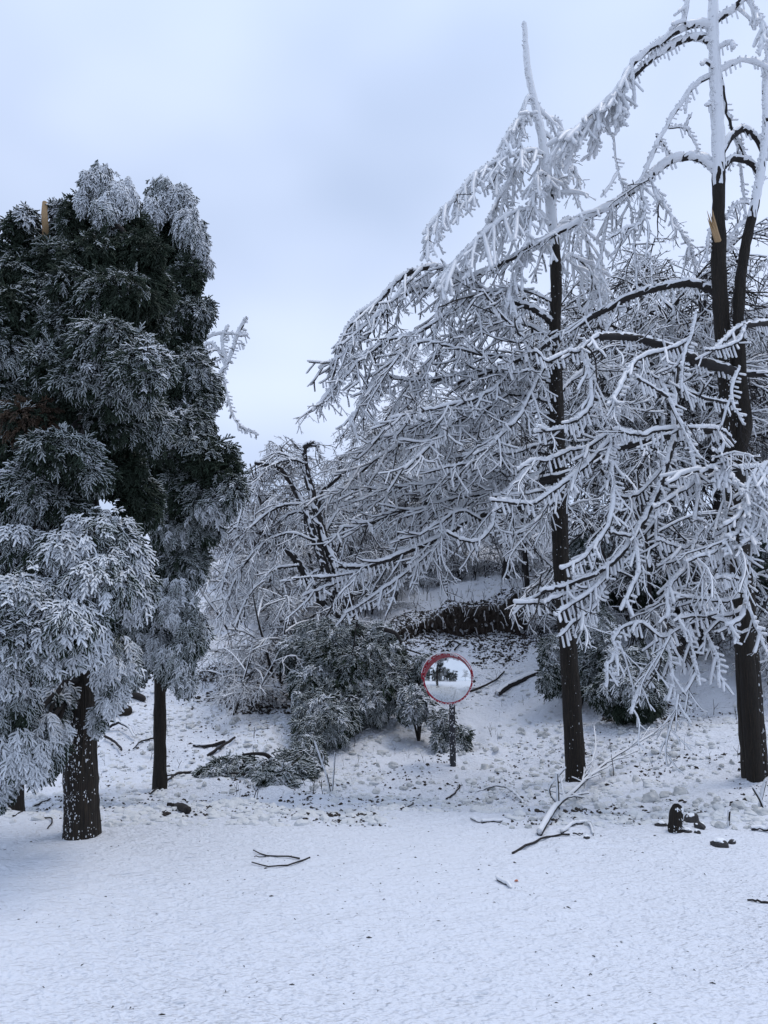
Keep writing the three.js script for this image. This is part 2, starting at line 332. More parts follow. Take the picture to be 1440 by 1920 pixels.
const flakeGeo = new THREE.IcosahedronGeometry(1, 0);
function specks(tr, root, count, seed, size, dens) {     // little patches of snow stuck in the bark
  const rng = rngOf(seed), im = new THREE.InstancedMesh(flakeGeo, rimeMat, count), M = new THREE.Matrix4(), q = new THREE.Quaternion(), T = tangents(tr.path), off = rootOf(root).position;
  for (let k = 0; k < count; k++) {
    const i = Math.floor(lerp(dens[0], dens[1], rng()) * (tr.path.length - 1)), a = (0.08 + 0.44 * (rng() + rng())) * Math.PI;
    const n = new THREE.Vector3(Math.cos(a), 0, Math.sin(a)); n.addScaledVector(T[i], -n.dot(T[i])).normalize();
    const p = tr.path[i].clone().lerp(tr.path[Math.min(tr.path.length - 1, i + 1)], rng()).addScaledVector(n, tr.rad[i] * 1.0).sub(off), s = size * (0.4 + rng() * rng() * 1.6);
    q.setFromAxisAngle(UP, -a); M.compose(p, q, new THREE.Vector3(s * 0.5, s * (0.5 + rng() * 1.6), s * 0.6)); im.setMatrixAt(k, M);
  }
  im.name = 'snow_speck'; im.userData.kind = 'stuff'; tr.mesh.add(lights(im));
}
function trunkIce(tr, from, t, seed, side = null) {
  const rng = rngOf(seed), i0 = Math.floor(from * (tr.path.length - 1)), p = [], r = [], T = tangents(tr.path);
  for (let k = i0; k < tr.path.length; k++) { const g = ss(i0, i0 + 6, k), tt = t * (0.3 + 0.7 * g) * (1 + 0.3 * (rng() - 0.5)); const [U] = iceSide(T[k]); p.push(tr.path[k].clone().addScaledVector(U, tt * lerp(1.0, 0.2, g))); r.push(tr.rad[k] + tt * lerp(-0.6, 0.6, g)); }
  const mb = new MB(); mb.tube(p, r, 14, { cap0: true, lump: 0.24, rng }); nubs(mb, p.slice(4), r.slice(4), rng, 60, 1); return mb.mesh('ice_coat', iceMat, tr.mesh);
}

// ------------------------------------------------------------------ the ground
{
  const grow = (a, b, s, g) => { const o = []; let x = a; while (x < b) { o.push(x); x += s; s *= g; } return o; };
  const lin = (a, b, s) => { const o = []; for (let x = a; x < b - 1e-6; x += s) o.push(x); return o; };
  const zs = [...grow(2, 90, 0.15, 1.13).map(d => 4 - d).reverse(), ...lin(2, 7.5, 0.028), ...lin(7.5, 16, 0.055), ...lin(16, 30, 0.22), ...grow(30, 420, 0.6, 1.2)];
  const half = [...lin(0, 4.4, 0.036), ...lin(4.4, 8, 0.09), ...grow(8, 320, 0.2, 1.2)], xs = [...half.slice(1).map(x => -x).reverse(), ...half];
  const nx = xs.length, nz = zs.length, p = new Float32Array(nx * nz * 3), uv = new Float32Array(nx * nz * 2), idx = [];
  for (let j = 0; j < nz; j++) for (let i = 0; i < nx; i++) {
    const k = j * nx + i, x = xs[i], z = -zs[j]; p[3 * k] = x; p[3 * k + 1] = H(x, z); p[3 * k + 2] = z;
    const a = 0.26; uv[2 * k] = (x * Math.cos(a) - z * Math.sin(a)) / 3.1; uv[2 * k + 1] = (x * Math.sin(a) + z * Math.cos(a)) / 3.1;
    if (i < nx - 1 && j < nz - 1) { idx.push(k, k + 1, k + nx, k + 1, k + nx + 1, k + nx); }
  }
  const g = new THREE.BufferGeometry(); g.setAttribute('position', new THREE.BufferAttribute(p, 3)); g.setAttribute('uv', new THREE.BufferAttribute(uv, 2)); g.setIndex(idx); g.computeVertexNormals(); TRI += idx.length / 3;
  const m = new THREE.Mesh(g, snowMat); m.name = 'snow_ground'; tag(m, 'snow covered road edge rising into a lumpy white wooded slope', null, null, 'structure'); scene.add(m);
}

// ------------------------------------------------------------------ the ice-laden tree in the middle
{
  const D = 9, foot = at(1080, 1465, D), root = thing('ice_tree', new THREE.Vector3(foot.x, H(foot.x, foot.z), foot.z)), rng = rngOf(11);
  const tr = trunk(root, [1080, 1462, 37, 1068, 1250, 33, 1052, 1050, 30, 1047, 900, 29, 1043, 760, 27, 1040, 640, 23, 1043, 520, 21, 1038, 440, 18, 1028, 340, 16, 1015, 250, 12, 1002, 190, 10, 990, 130, 8, 984, 45, 5], D, 3);
  specks(tr, root, 170, 5, 0.006, [0.05, 0.55]);
  trunkIce(tr, 0.60, 0.028, 7);
  FINE = freshTwigs(); const B = (s, P, o) => limb(root, s, rng, P, o);
  const HANG = { fine: 0.4, tR: 0.014, tLen: 0.07, hang: 1, len: [0.75, 0.2], sp: [0.14, 0.16], ice: [0.03, 0.024], full: 1, teeth: 0.8, tEvery: 0.045 };
  // the crown: bent right down and wholly cased in ice
  B([9, 8.8, 10, 6, 1000, 180, 988, 190, 980, 238, 973, 275], { ...HANG, len: [0.3, 0.14] }, { full: 1 });
  B([9, 8.7, 10, 6, 1012, 225, 990, 215, 968, 232, 952, 253, 940, 301], { ...HANG, len: [0.4, 0.16] }, { full: 1 });
  B([9, 9.2, 10, 6, 1003, 195, 1027, 222, 1047, 228, 1052, 255], { ...HANG, len: [0.35, 0.14] }, { full: 1 });
  B([9, 9.3, 9, 6, 1018, 250, 1036, 262, 1055, 269, 1071, 309, 1087, 348], { ...HANG, len: [0.4, 0.16] }, { full: 1 });
  B([9, 8.8, 9, 6, 1030, 320, 1047, 277, 1043, 317, 1047, 360], { ...HANG, len: [0.4, 0.16] }, { full: 1 });
  B([9, 8.4, 14, 7, 1024, 300, 1016, 290, 996, 283, 968, 289, 925, 307, 885, 333, 857, 368, 826, 400, 796, 438], { ...HANG, len: [0.72, 0.22], sp: [0.11, 0.14] }, { full: 1 });
  B([9, 9.4, 13, 7, 1026, 310, 1010, 293, 976, 313, 944, 356, 925, 400, 918, 440], { ...HANG, len: [0.65, 0.2], sp: [0.13, 0.15] }, { full: 1 });
  B([9, 8.6, 12, 7, 1036, 400, 1035, 365, 1024, 329, 1008, 328, 1000, 385], { ...HANG, len: [0.5, 0.2] }, { full: 1 });
  B([9, 8.2, 13, 7, 1038, 430, 1010, 400, 975, 395, 930, 420, 885, 460, 850, 500, 825, 545], { ...HANG, len: [0.75, 0.22], sp: [0.12, 0.15] }, { full: 1 });
  B([9, 9.9, 12, 7, 1038, 440, 1065, 410, 1090, 425, 1105, 470, 1112, 520], { ...HANG, len: [0.6, 0.2] }, { full: 1 });
  B([9, 8.6, 11, 6, 1040, 480, 1015, 455, 990, 470, 965, 520, 950, 580], { ...HANG, len: [0.6, 0.2] }, { full: 0.8 });
  B([9, 9.8, 11, 6, 1042, 500, 1070, 480, 1100, 500, 1120, 550, 1130, 610], { ...HANG, len: [0.55, 0.2] }, { full: 0.7 });
  // arching limbs to the left
  B([9, 8.6, 15, 7, 1042, 610, 1000, 580, 950, 560, 889, 537, 857, 513, 814, 501, 770, 511, 738, 533, 707, 568, 675, 588, 651, 620, 635, 660], { hang: 0.55, len: [0.8, 0.26], sp: [0.12, 0.14], grow: 1 }, {});
  B([9, 8.3, 12, 6, 1042, 570, 985, 545, 930, 545, 871, 561, 829, 595, 788, 622, 733, 637, 690, 660, 655, 700], { hang: 0.45, len: [0.75, 0.26], sp: [0.12, 0.14] }, {});
  B([9, 9.6, 13, 6, 1043, 640, 990, 610, 940, 600, 890, 615, 845, 650, 796, 690, 760, 730, 730, 790], { hang: 0.3, sp: [0.13, 0.14] }, {});
  B([8.6, 8.4, 9, 6, 760, 540, 704, 597, 679, 615, 652, 657, 621, 680, 602, 690], { hang: 0.35, len: [0.5, 0.24], sp: [0.11, 0.13], teeth: 0.8 }, { full: 0.6 });
  B([8.5, 8.3, 9, 6, 745, 620, 698, 659, 669, 667, 635, 705, 621, 730, 600, 759], { hang: 0.35, len: [0.45, 0.22], sp: [0.11, 0.13], teeth: 0.8 }, { full: 0.6 });
  B([8.6, 8.2, 8, 6, 780, 640, 735, 680, 700, 720, 672, 765, 655, 800], { hang: 0.3, len: [0.5, 0.24], sp: [0.11, 0.13] }, { full: 0.4 });
  B([9, 8.0, 12, 6, 1046, 700, 985, 680, 930, 668, 900, 665, 850, 653, 796, 641, 762, 655, 744, 672], { hang: 0.1 }, {});
  B([9, 7.9, 13, 7, 1044, 690, 1000, 688, 970, 695, 922, 732, 880, 753, 850, 759, 798, 770, 737, 783], { hang: 0, len: [0.6, 0.24] }, { ice: 0.03, share: 0.7 });
  B([9, 8.0, 12, 6, 1042, 655, 1005, 661, 990, 645, 963, 615, 932, 582, 905, 547], { hang: 0, len: [0.5, 0.22], sp: [0.24, 0.2] }, {});
  B([9, 8.5, 13, 6, 1044, 720, 960, 700, 877, 701, 829, 709, 756, 713, 710, 702], { hang: 0.05, sp: [0.13, 0.14] }, {});
  B([9, 9.4, 14, 6, 1044, 780, 980, 770, 900, 775, 830, 795, 783, 806, 746, 836, 704, 862, 640, 912, 610, 925], { hang: 0.05, len: [0.75, 0.3], sp: [0.12, 0.14] }, {});
  B([9, 8.8, 13, 6, 1044, 760, 1000, 745, 940, 740, 870, 757, 800, 790, 740, 815, 690, 830], { hang: 0.05, len: [0.7, 0.28], sp: [0.13, 0.14] }, {});
  B([8.8, 8, 12, 7, 1020, 690, 992, 747, 972, 786, 949, 807, 922, 834, 890, 853], { hang: 0 }, { ice: 0.03, share: 0.7 });
  B([8.8, 7.8, 12, 8, 950, 740, 890, 780, 850, 792, 828, 820, 802, 841, 762, 878], { hang: 0 }, { ice: 0.032, share: 0.75 });
  B([9, 8.0, 12, 7, 1046, 830, 1000, 838, 960, 850, 940, 846, 910, 862, 872, 871, 830, 878], { hang: 0 }, { ice: 0.03, share: 0.7 });
  B([9, 9.2, 13, 6, 1046, 850, 990, 850, 930, 870, 860, 890, 800, 905, 730, 915, 650, 918], { hang: 0, len: [0.75, 0.3], sp: [0.12, 0.14] }, {});
  B([9, 8.2, 16, 8, 1048, 900, 1002, 910, 985, 945, 927, 959, 870, 980, 837, 1002, 785, 1025, 757, 1037, 714, 1054, 679, 1063, 632, 1062], { hang: 0, len: [0.55, 0.24], sp: [0.2, 0.16] }, { ice: 0.024 });
  B([8.4, 8, 9, 7, 720, 1052, 674, 1071, 644, 1077, 600, 1084, 555, 1086], { hang: 0, len: [0.3, 0.15], sp: [0.25, 0.2] }, { ice: 0.028 });
  B([8.4, 8.1, 8, 6, 700, 1058, 650, 1085, 610, 1102, 570, 1116], { hang: 0, len: [0.3, 0.15], sp: [0.2, 0.2] }, { ice: 0.028, share: 0.8 });
  B([9, 8.8, 11, 6, 1046, 870, 1002, 893, 967, 914, 950, 895, 925, 872], { hang: 0, len: [0.5, 0.22] }, {});
  B([9, 8.9, 12, 6, 1047, 880, 980, 900, 910, 925, 850, 935, 790, 955, 740, 960, 690, 985, 640, 990], { hang: 0, len: [0.7, 0.3], sp: [0.13, 0.14] }, {});
  B([8.7, 8.3, 10, 7, 900, 975, 875, 960, 850, 962, 832, 978, 815, 985, 790, 1002, 750, 1010], { hang: 0, len: [0.4, 0.2] }, {});
  B([8.4, 7.8, 10, 8, 1000, 870, 960, 912, 930, 955, 922, 990, 895, 1015, 862, 1012, 838, 998], { hang: 0, len: [0.3, 0.16], sp: [0.22, 0.2] }, { ice: 0.03 });
  B([8.6, 8.3, 8, 6, 860, 985, 820, 1020, 790, 1050, 740, 1090, 690, 1125, 650, 1150], { hang: 0, len: [0.4, 0.2] }, { ice: 0.028, share: 0.8 });
  B([8.4, 8.2, 9, 6, 1060, 910, 1044, 933, 1020, 964, 995, 987, 969, 1003], { hang: 0, len: [0.3, 0.16] }, { ice: 0.032, share: 0.8 });
  B([8.6, 8.2, 9, 7, 1050, 912, 1020, 920, 975, 927, 929, 931], { hang: 0, len: [0.25, 0.14], sp: [0.3, 0.2] }, { ice: 0.032 });
  // to the right of the trunk, running back into the thicket
  B([9, 10.2, 12, 6, 1046, 740, 1090, 700, 1140, 690, 1190, 700, 1240, 730], { hang: 0.1 }, {});
  B([9, 9.8, 12, 6, 1047, 820, 1100, 770, 1150, 760, 1200, 775], { hang: 0 }, {});
  B([9, 9.9, 14, 8, 1060, 1080, 1020, 1045, 990, 1000, 960, 975], { hang: 0, len: [0.4, 0.2], sp: [0.3, 0.2] }, { ice: 0.012, share: 0.1 });
  flushTwigs(FINE, root, root.position);
  tag(root, 'drooping ice cased tree with a thin pointed tip, behind the round mirror to its right', 'tree');
}

// ------------------------------------------------------------------ the tall tree at the right edge
{
  const D = 8, foot = at(1417, 1475, D), root = thing('ice_tree', new THREE.Vector3(foot.x, H(foot.x, foot.z), foot.z)), rng = rngOf(23);
  const tr = trunk(root, [1417, 1476, 47, 1405, 1300, 43, 1392, 1100, 40, 1380, 950, 37, 1372, 800, 34, 1360, 680, 32, 1350, 560, 29, 1347, 400, 25, 1348, 300, 23, 1344, 200, 20, 1341, 130, 18, 1338, 60, 16, 1338, -60, 13], D, 31);
  specks(tr, root, 620, 15, 0.008, [0.04, 0.5]);
  trunkIce(tr, 0.66, 0.022, 17);
  { const st = trunk(root, [1383, 880, 22, 1396, 800, 27, 1390, 720, 24, 1385, 640, 23, 1386, 560, 21, 1398, 460, 19, 1418, 370, 16, 1430, 300, 13, 1436, 230, 11, 1435, 150, 10, 1446, 60, 8], 7.9, 37, { sides: 14, name: 'second_stem' }); trunkIce(st, 0.6, 0.008, 38); }
  const stub = new MB(), sr = rngOf(39); for (let k = 0; k < 11; k++) { const u = sr() * 12 - 6, l = 20 + 30 * sr(); stub.tube([at(1346 + u * 0.5, 452, 7.86), at(1341 + u * 0.7, 436, 7.78), at(1336 + u - l * 0.12, 438 - l, 7.72)], [0.022, 0.016, 0.002], 5, {}); } const sm = stub.mesh('broken_stub', rawWoodMat, root); sm.userData.label = 'pale splintered stub of a broken limb';
  FINE = freshTwigs(); const B = (s, P, o) => limb(root, s, rng, P, o);
  const HANG = { fine: 0, tR: 0.015, tLen: 0.07, hang: 1, len: [0.5, 0.16], sp: [0.2, 0.2], ice: [0.03, 0.024], full: 1, teeth: 0.6 };
  const FEW = { fine: 0.25, hang: 0.1, len: [0.4, 0.18], sp: [0.4, 0.2] };
  B([8, 8.8, 22, 7, 1354, 565, 1332, 541, 1290, 531, 1240, 538, 1190, 553, 1120, 589, 1060, 623, 1010, 656, 930, 692, 860, 716], { hang: 0.25, len: [0.5, 0.22], sp: [0.22, 0.16], from: 0.3 }, { ice: 0.014, share: 0.6 });
  B([8, 6.9, 26, 15, 1388, 706, 1360, 692, 1310, 677, 1250, 651, 1180, 633, 1120, 630], { ...FEW, sp: [0.6, 0.3] }, { ice: 0.012, share: 0.4 });
  B([6.9, 6.7, 13, 11, 1122, 630, 1100, 645, 1085, 660, 1070, 660], { hang: 0.3, len: [0.25, 0.14], sp: [0.12, 0.14], ice: [0.03, 0.026] }, { ice: 0.032, share: 0.9 });
  B([6.8, 6.6, 11, 9, 1088, 656, 1097, 680, 1105, 700, 1109, 760, 1088, 783, 1059, 803, 1005, 810], { hang: 0.2, len: [0.3, 0.15], sp: [0.2, 0.16], ice: [0.03, 0.026] }, { ice: 0.034, share: 0.8 });
  B([6.8, 6.6, 9, 9, 1072, 656, 1053, 668, 1022, 678, 1005, 662], null, { ice: 0.034 });
  B([8, 8.0, 18, 12, 1386, 704, 1410, 701, 1450, 703], FEW, { ice: 0.016 });
  B([8, 9.0, 18, 8, 1347, 328, 1325, 303, 1290, 294, 1255, 303, 1225, 326, 1190, 356, 1150, 383, 1075, 421, 1008, 456, 944, 492, 881, 520, 833, 538, 778, 541, 750, 563], { hang: 0.7, len: [0.55, 0.22], sp: [0.26, 0.16], from: 0.28 }, { share: 0.7, tooth: 0.08 });
  B([8, 8.2, 12, 9, 1342, 138, 1305, 160, 1270, 205, 1240, 256, 1225, 290, 1208, 325], { ...HANG, sp: [0.5, 0.3], len: [0.25, 0.1] }, { full: 0.8, share: 0.7 });
  B([8, 8.4, 17, 9, 1338, 85, 1320, 73, 1290, 72, 1262, 85, 1220, 112, 1180, 152, 1140, 192, 1110, 226, 1075, 247, 1050, 256], { ...HANG, from: 0.55, sp: [0.05, 0.14], len: [0.7, 0.2], hang: 0.75, r: [0.016, 0.012], ice: [0.036, 0.028] }, { full: 0.9, share: 0.7 });
  B([8, 8.2, 16, 9, 1337, 50, 1310, 45, 1280, 54, 1250, 72, 1210, 98, 1180, 130, 1165, 170, 1160, 220], { ...HANG, from: 0.6, sp: [0.06, 0.15], len: [0.55, 0.18], r: [0.016, 0.012], ice: [0.036, 0.028] }, { full: 0.9, share: 0.5 });
  B([8, 7.9, 12, 10, 1292, 52, 1284, 40, 1288, 20, 1292, -12], { ...HANG, len: [0.2, 0.1], sp: [0.15, 0.2] }, { full: 1 });
  B([8, 7.7, 16, 11, 1343, 38, 1362, 26, 1380, 12, 1395, -4, 1415, -14], { ...HANG, len: [0.3, 0.12] }, { full: 1, share: 0.8 });
  B([7.8, 7.6, 13, 10, 1398, -10, 1412, 14, 1425, 38, 1432, 62, 1424, 98], { ...HANG, len: [0.22, 0.1], sp: [0.12, 0.2], r: [0.016, 0.012] }, { full: 1 });
  B([8, 7.8, 14, 12, 1344, 140, 1368, 122, 1400, 113, 1450, 134], { ...HANG, len: [0.2, 0.1], sp: [0.5, 0.2] }, { full: 1, share: 0.9, tooth: 0.08 });
  B([8, 7.8, 10, 9, 1346, 92, 1360, 84, 1372, 80, 1376, 88], null, { full: 1 });
  B([8, 8.1, 17, 13, 1352, 288, 1370, 257, 1395, 242, 1420, 262, 1436, 296], null, { full: 0.4, share: 0.2 });
  B([8, 8.1, 16, 12, 1352, 316, 1375, 298, 1405, 304, 1430, 334], null, { full: 0.4, share: 0.2 });
  B([8, 8.3, 12, 8, 1352, 140, 1358, 180, 1364, 215, 1376, 250, 1400, 298, 1432, 335], null, { full: 0.3 });
  B([8.2, 8.3, 8, 6, 1376, 250, 1388, 300, 1395, 360, 1402, 430], { ...FEW, len: [0.2, 0.1] }, { full: 0.3 });
  B([8, 7.9, 9, 8, 1341, 255, 1340, 210, 1335, 197, 1325, 198], null, { full: 0.7 });
  B([8, 7.8, 11, 10, 1342, 135, 1332, 122, 1322, 116, 1318, 122], null, { full: 0.8 });
  B([8, 8.2, 6, 5, 1363, 412, 1372, 392, 1388, 380, 1405, 382], null, {});
  B([8, 8.2, 7, 5, 1362, 470, 1370, 445, 1385, 425, 1402, 418], null, {});
  B([8, 8.0, 6, 5, 1334, 430, 1328, 460, 1326, 490], { ...FEW, len: [0.2, 0.1] }, {});
  B([8.4, 8.3, 7, 6, 1150, 252, 1155, 300, 1170, 362, 1182, 388, 1188, 430, 1191, 480, 1196, 545], { ...FEW, sp: [0.5, 0.3] }, { full: 0 , ice: 0.012, share: 0.1});
  B([8.6, 8.5, 6, 5, 1146, 388, 1134, 440, 1128, 500, 1125, 565], { ...FEW, hang: 0.6 }, { full: 0.2, ice: 0.014 });
  B([8.3, 8.2, 8, 6, 1212, 325, 1240, 376, 1262, 412, 1290, 460, 1306, 492], { hang: 0.5, len: [0.24, 0.12], sp: [0.11, 0.15], ice: [0.026, 0.02] }, { full: 0.5 });
  B([8.3, 8.1, 8, 6, 1228, 318, 1205, 352, 1210, 392, 1200, 420, 1172, 430, 1143, 447], { hang: 0.5, len: [0.24, 0.12], sp: [0.14, 0.15] }, { full: 0.4 });
  B([8.2, 8.2, 6, 6, 1312, 292, 1298, 262, 1282, 240, 1255, 241], null, { full: 0.3 });
  B([8.2, 8.2, 5, 5, 1285, 246, 1289, 232, 1294, 219], null, { full: 0.3 });
  B([8.2, 8.3, 6, 5, 1230, 255, 1246, 275, 1260, 295], null, { full: 0.2 });
  // low limbs reaching out over the slope, thick with white rime
  const WHITE = { fine: 0.35, grow: 0.9, hang: 0.1, len: [0.34, 0.16], sp: [0.26, 0.17], ice: [0.030, 0.026], teeth: 0.7 };
  B([8, 7.4, 15, 8, 1445, 605, 1415, 608, 1388, 613, 1362, 636, 1340, 656], FEW, { ice: 0.022 });
  B([7.6, 7.2, 8, 7, 1398, 612, 1386, 640, 1345, 656, 1323, 656], null, { ice: 0.03 });
  B([7.6, 6.8, 12, 9, 1382, 760, 1327, 748, 1282, 732, 1240, 715, 1192, 686], WHITE, { ice: 0.018 });
  B([7, 6.5, 11, 10, 1290, 641, 1244, 659, 1209, 669, 1184, 688, 1171, 712, 1160, 735, 1144, 760], WHITE, { ice: 0.032 });
  B([7.4, 6.6, 13, 9, 1374, 832, 1359, 813, 1340, 805, 1298, 803, 1240, 807, 1198, 817, 1159, 807], WHITE, { ice: 0.032, share: 0.7 });
  B([8, 8.6, 16, 12, 1380, 800, 1296, 811, 1240, 819, 1190, 832, 1140, 846, 1080, 882, 1000, 902], FEW, { ice: 0.012, share: 0.3 });
  B([7, 6.9, 8, 7, 1388, 692, 1375, 722, 1375, 760, 1392, 792], FEW, { ice: 0.026 });
  B([7, 6.9, 8, 7, 1306, 590, 1298, 630, 1286, 660, 1280, 695, 1280, 730], FEW, { ice: 0.026 });
  B([6.9, 6.7, 13, 9, 1238, 712, 1252, 744, 1273, 788, 1288, 813, 1298, 852, 1306, 890, 1309, 925, 1304, 970], WHITE, { ice: 0.028 });
  B([6.8, 6.6, 10, 9, 1252, 744, 1224, 727, 1195, 710], null, { ice: 0.034 });
  B([7, 6.5, 12, 10, 1450, 870, 1411, 878, 1369, 881, 1338, 883, 1292, 886, 1257, 906], { ...WHITE, sp: [0.34, 0.2] }, { ice: 0.038 });
  for (const [x, y] of [[1338, 845], [1350, 850], [1362, 858], [1376, 862], [1335, 905], [1348, 915], [1362, 912], [1378, 905], [1390, 925], [1330, 880]]) B([6.55, 6.4, 9, 7, 1357, 882, (1357 + x) / 2 + 3, (882 + y) / 2 - 3, x, y], { ...WHITE, len: [0.12, 0.08], sp: [0.1, 0.1] }, { ice: 0.034 });
  B([6.8, 6.5, 10, 9, 1309, 902, 1265, 931, 1228, 953], { ...WHITE, len: [0.2, 0.12] }, { ice: 0.034, share: 0.8 });
  B([6.8, 6.7, 8, 7, 1357, 900, 1361, 955, 1361, 1003, 1356, 1040, 1352, 1080], FEW, { ice: 0.014 });
  B([6.7, 6.6, 11, 9, 1363, 1005, 1386, 1053, 1398, 1097, 1400, 1128, 1417, 1172, 1436, 1220], { ...WHITE }, { ice: 0.028 });
  for (const [x0, y0, x1, y1] of [[1438, 868, 1392, 985], [1442, 880, 1400, 975], [1436, 900, 1411, 998], [1448, 910, 1428, 985], [1420, 880, 1396, 950]]) B([6.7, 6.5, 8, 7, x0, y0, (x0 + x1) / 2 - 6, (y0 + y1) / 2, x1, y1, x1 - 14, y1 + 24, x1 - 34, y1 + 34], { ...WHITE, len: [0.2, 0.1], sp: [0.1, 0.12] }, { ice: 0.034 });
  B([6.7, 6.4, 9, 8, 1396, 1090, 1370, 1084, 1344, 1085], { ...WHITE, len: [0.2, 0.1] }, { ice: 0.03 });
  B([6.7, 6.4, 9, 8, 1361, 1005, 1345, 1030, 1334, 1038, 1303, 1046], { ...WHITE, len: [0.2, 0.1] }, { ice: 0.034, share: 0.8 });
  B([7, 6.6, 10, 8, 1309, 1000, 1298, 1033, 1282, 1070, 1257, 1098, 1253, 1155], WHITE, { ice: 0.028 });
  B([7, 6.8, 9, 8, 1320, 990, 1286, 1028, 1258, 1022, 1232, 1013], FEW, { ice: 0.012 });
  B([7, 6.9, 9, 7, 1300, 1020, 1265, 1052, 1236, 1062], { ...WHITE, len: [0.2, 0.1] }, { ice: 0.024, share: 0.9 });
  B([7.2, 7, 9, 7, 1232, 950, 1232, 1013, 1244, 1050, 1255, 1072, 1257, 1135], FEW, { ice: 0.014 });
  B([6.7, 6.5, 9, 8, 1400, 1128, 1390, 1162, 1365, 1175], { ...WHITE }, { ice: 0.034 });
  B([6.8, 6.6, 9, 8, 1398, 1140, 1372, 1152, 1345, 1158, 1310, 1156, 1275, 1160], WHITE, { ice: 0.028 });
  B([6.8, 6.6, 9, 7, 1385, 1120, 1360, 1128, 1330, 1126, 1300, 1122, 1272, 1122], WHITE, { ice: 0.028 });
  B([6.7, 6.6, 9, 7, 1386, 1175, 1330, 1160, 1270, 1180, 1240, 1196, 1202, 1168, 1165, 1180, 1152, 1204, 1157, 1225, 1140, 1250, 1141, 1284], { ...WHITE, hang: 0.5, len: [0.25, 0.12] }, { ice: 0.028 });
  B([6.7, 6.5, 9, 8, 1242, 1190, 1232, 1242, 1211, 1276, 1196, 1304, 1186, 1334], { ...WHITE, hang: 0.5, len: [0.22, 0.12] }, { ice: 0.03 });
  B([6.8, 6.6, 8, 7, 1250, 1188, 1257, 1233, 1262, 1275, 1268, 1325], { ...WHITE, hang: 0.6, len: [0.3, 0.12], sp: [0.16, 0.14] }, { ice: 0.026 });
  B([6.8, 6.6, 8, 7, 1290, 1170, 1302, 1233, 1312, 1280], { ...WHITE, hang: 0.6, len: [0.3, 0.12], sp: [0.16, 0.14] }, { ice: 0.026 });
  B([6.8, 6.6, 8, 7, 1310, 1160, 1335, 1212, 1348, 1245, 1349, 1285], { ...WHITE, hang: 0.6, len: [0.3, 0.12], sp: [0.16, 0.14] }, { ice: 0.026 });
  // boughs that sweep forward and left across the middle trunk
  B([7.2, 6.6, 15, 9, 1268, 690, 1265, 760, 1265, 820, 1257, 846, 1240, 904, 1223, 946, 1188, 1006, 1153, 1050, 1120, 1074, 1053, 1101, 1015, 1108], { ...WHITE, from: 0.4 }, { ice: 0.016, share: 0.6 });
  B([6.9, 6.5, 9, 9, 1165, 1040, 1131, 1076, 1109, 1101, 1053, 1117, 1020, 1130, 969, 1132], { ...WHITE, len: [0.22, 0.1], sp: [0.3, 0.2] }, { ice: 0.034, share: 0.6 });
  B([6.8, 6.5, 9, 8, 1140, 1075, 1109, 1110, 1075, 1132, 1044, 1152], { ...WHITE, len: [0.3, 0.14] }, { ice: 0.034, share: 0.9 });
  B([6.8, 6.5, 9, 8, 1135, 1100, 1113, 1143, 1087, 1159, 1053, 1190], { ...WHITE, len: [0.25, 0.14] }, { ice: 0.034, share: 0.9 });
  B([6.8, 6.6, 9, 8, 1190, 1010, 1198, 1049, 1198, 1074, 1187, 1101, 1168, 1142], { ...WHITE, len: [0.24, 0.14] }, { ice: 0.034, share: 0.7 });
  B([6.8, 6.6, 8, 8, 1190, 1007, 1168, 1004, 1147, 999], null, { ice: 0.03 });
  B([6.9, 6.5, 10, 9, 1147, 800, 1147, 868, 1151, 905, 1151, 950, 1140, 990, 1113, 1025, 1087, 1052, 1055, 1066], { ...WHITE, len: [0.3, 0.14], sp: [0.16, 0.15] }, { ice: 0.036, share: 0.8 });
  B([6.9, 6.5, 11, 9, 1160, 806, 1109, 864, 1075, 894, 1035, 923, 998, 945, 964, 943, 924, 939], { ...WHITE, len: [0.3, 0.15] }, { ice: 0.034, share: 0.8 });
  B([7, 6.6, 10, 8, 1200, 815, 1150, 810, 1100, 840, 1065, 846, 1035, 862, 1000, 866, 975, 880], { ...WHITE }, { ice: 0.034, share: 0.7 });
  B([7.2, 7, 11, 9, 1240, 880, 1190, 930, 1160, 930, 1140, 905, 1128, 880], FEW, { ice: 0.018 });
  flushTwigs(FINE, root, root.position); FINE = null;
  tag(root, 'tall ice laden tree with a forked dark trunk at the right edge of the slope', 'tree');
}
console.log('triangles after near trees', Math.round(TRI));

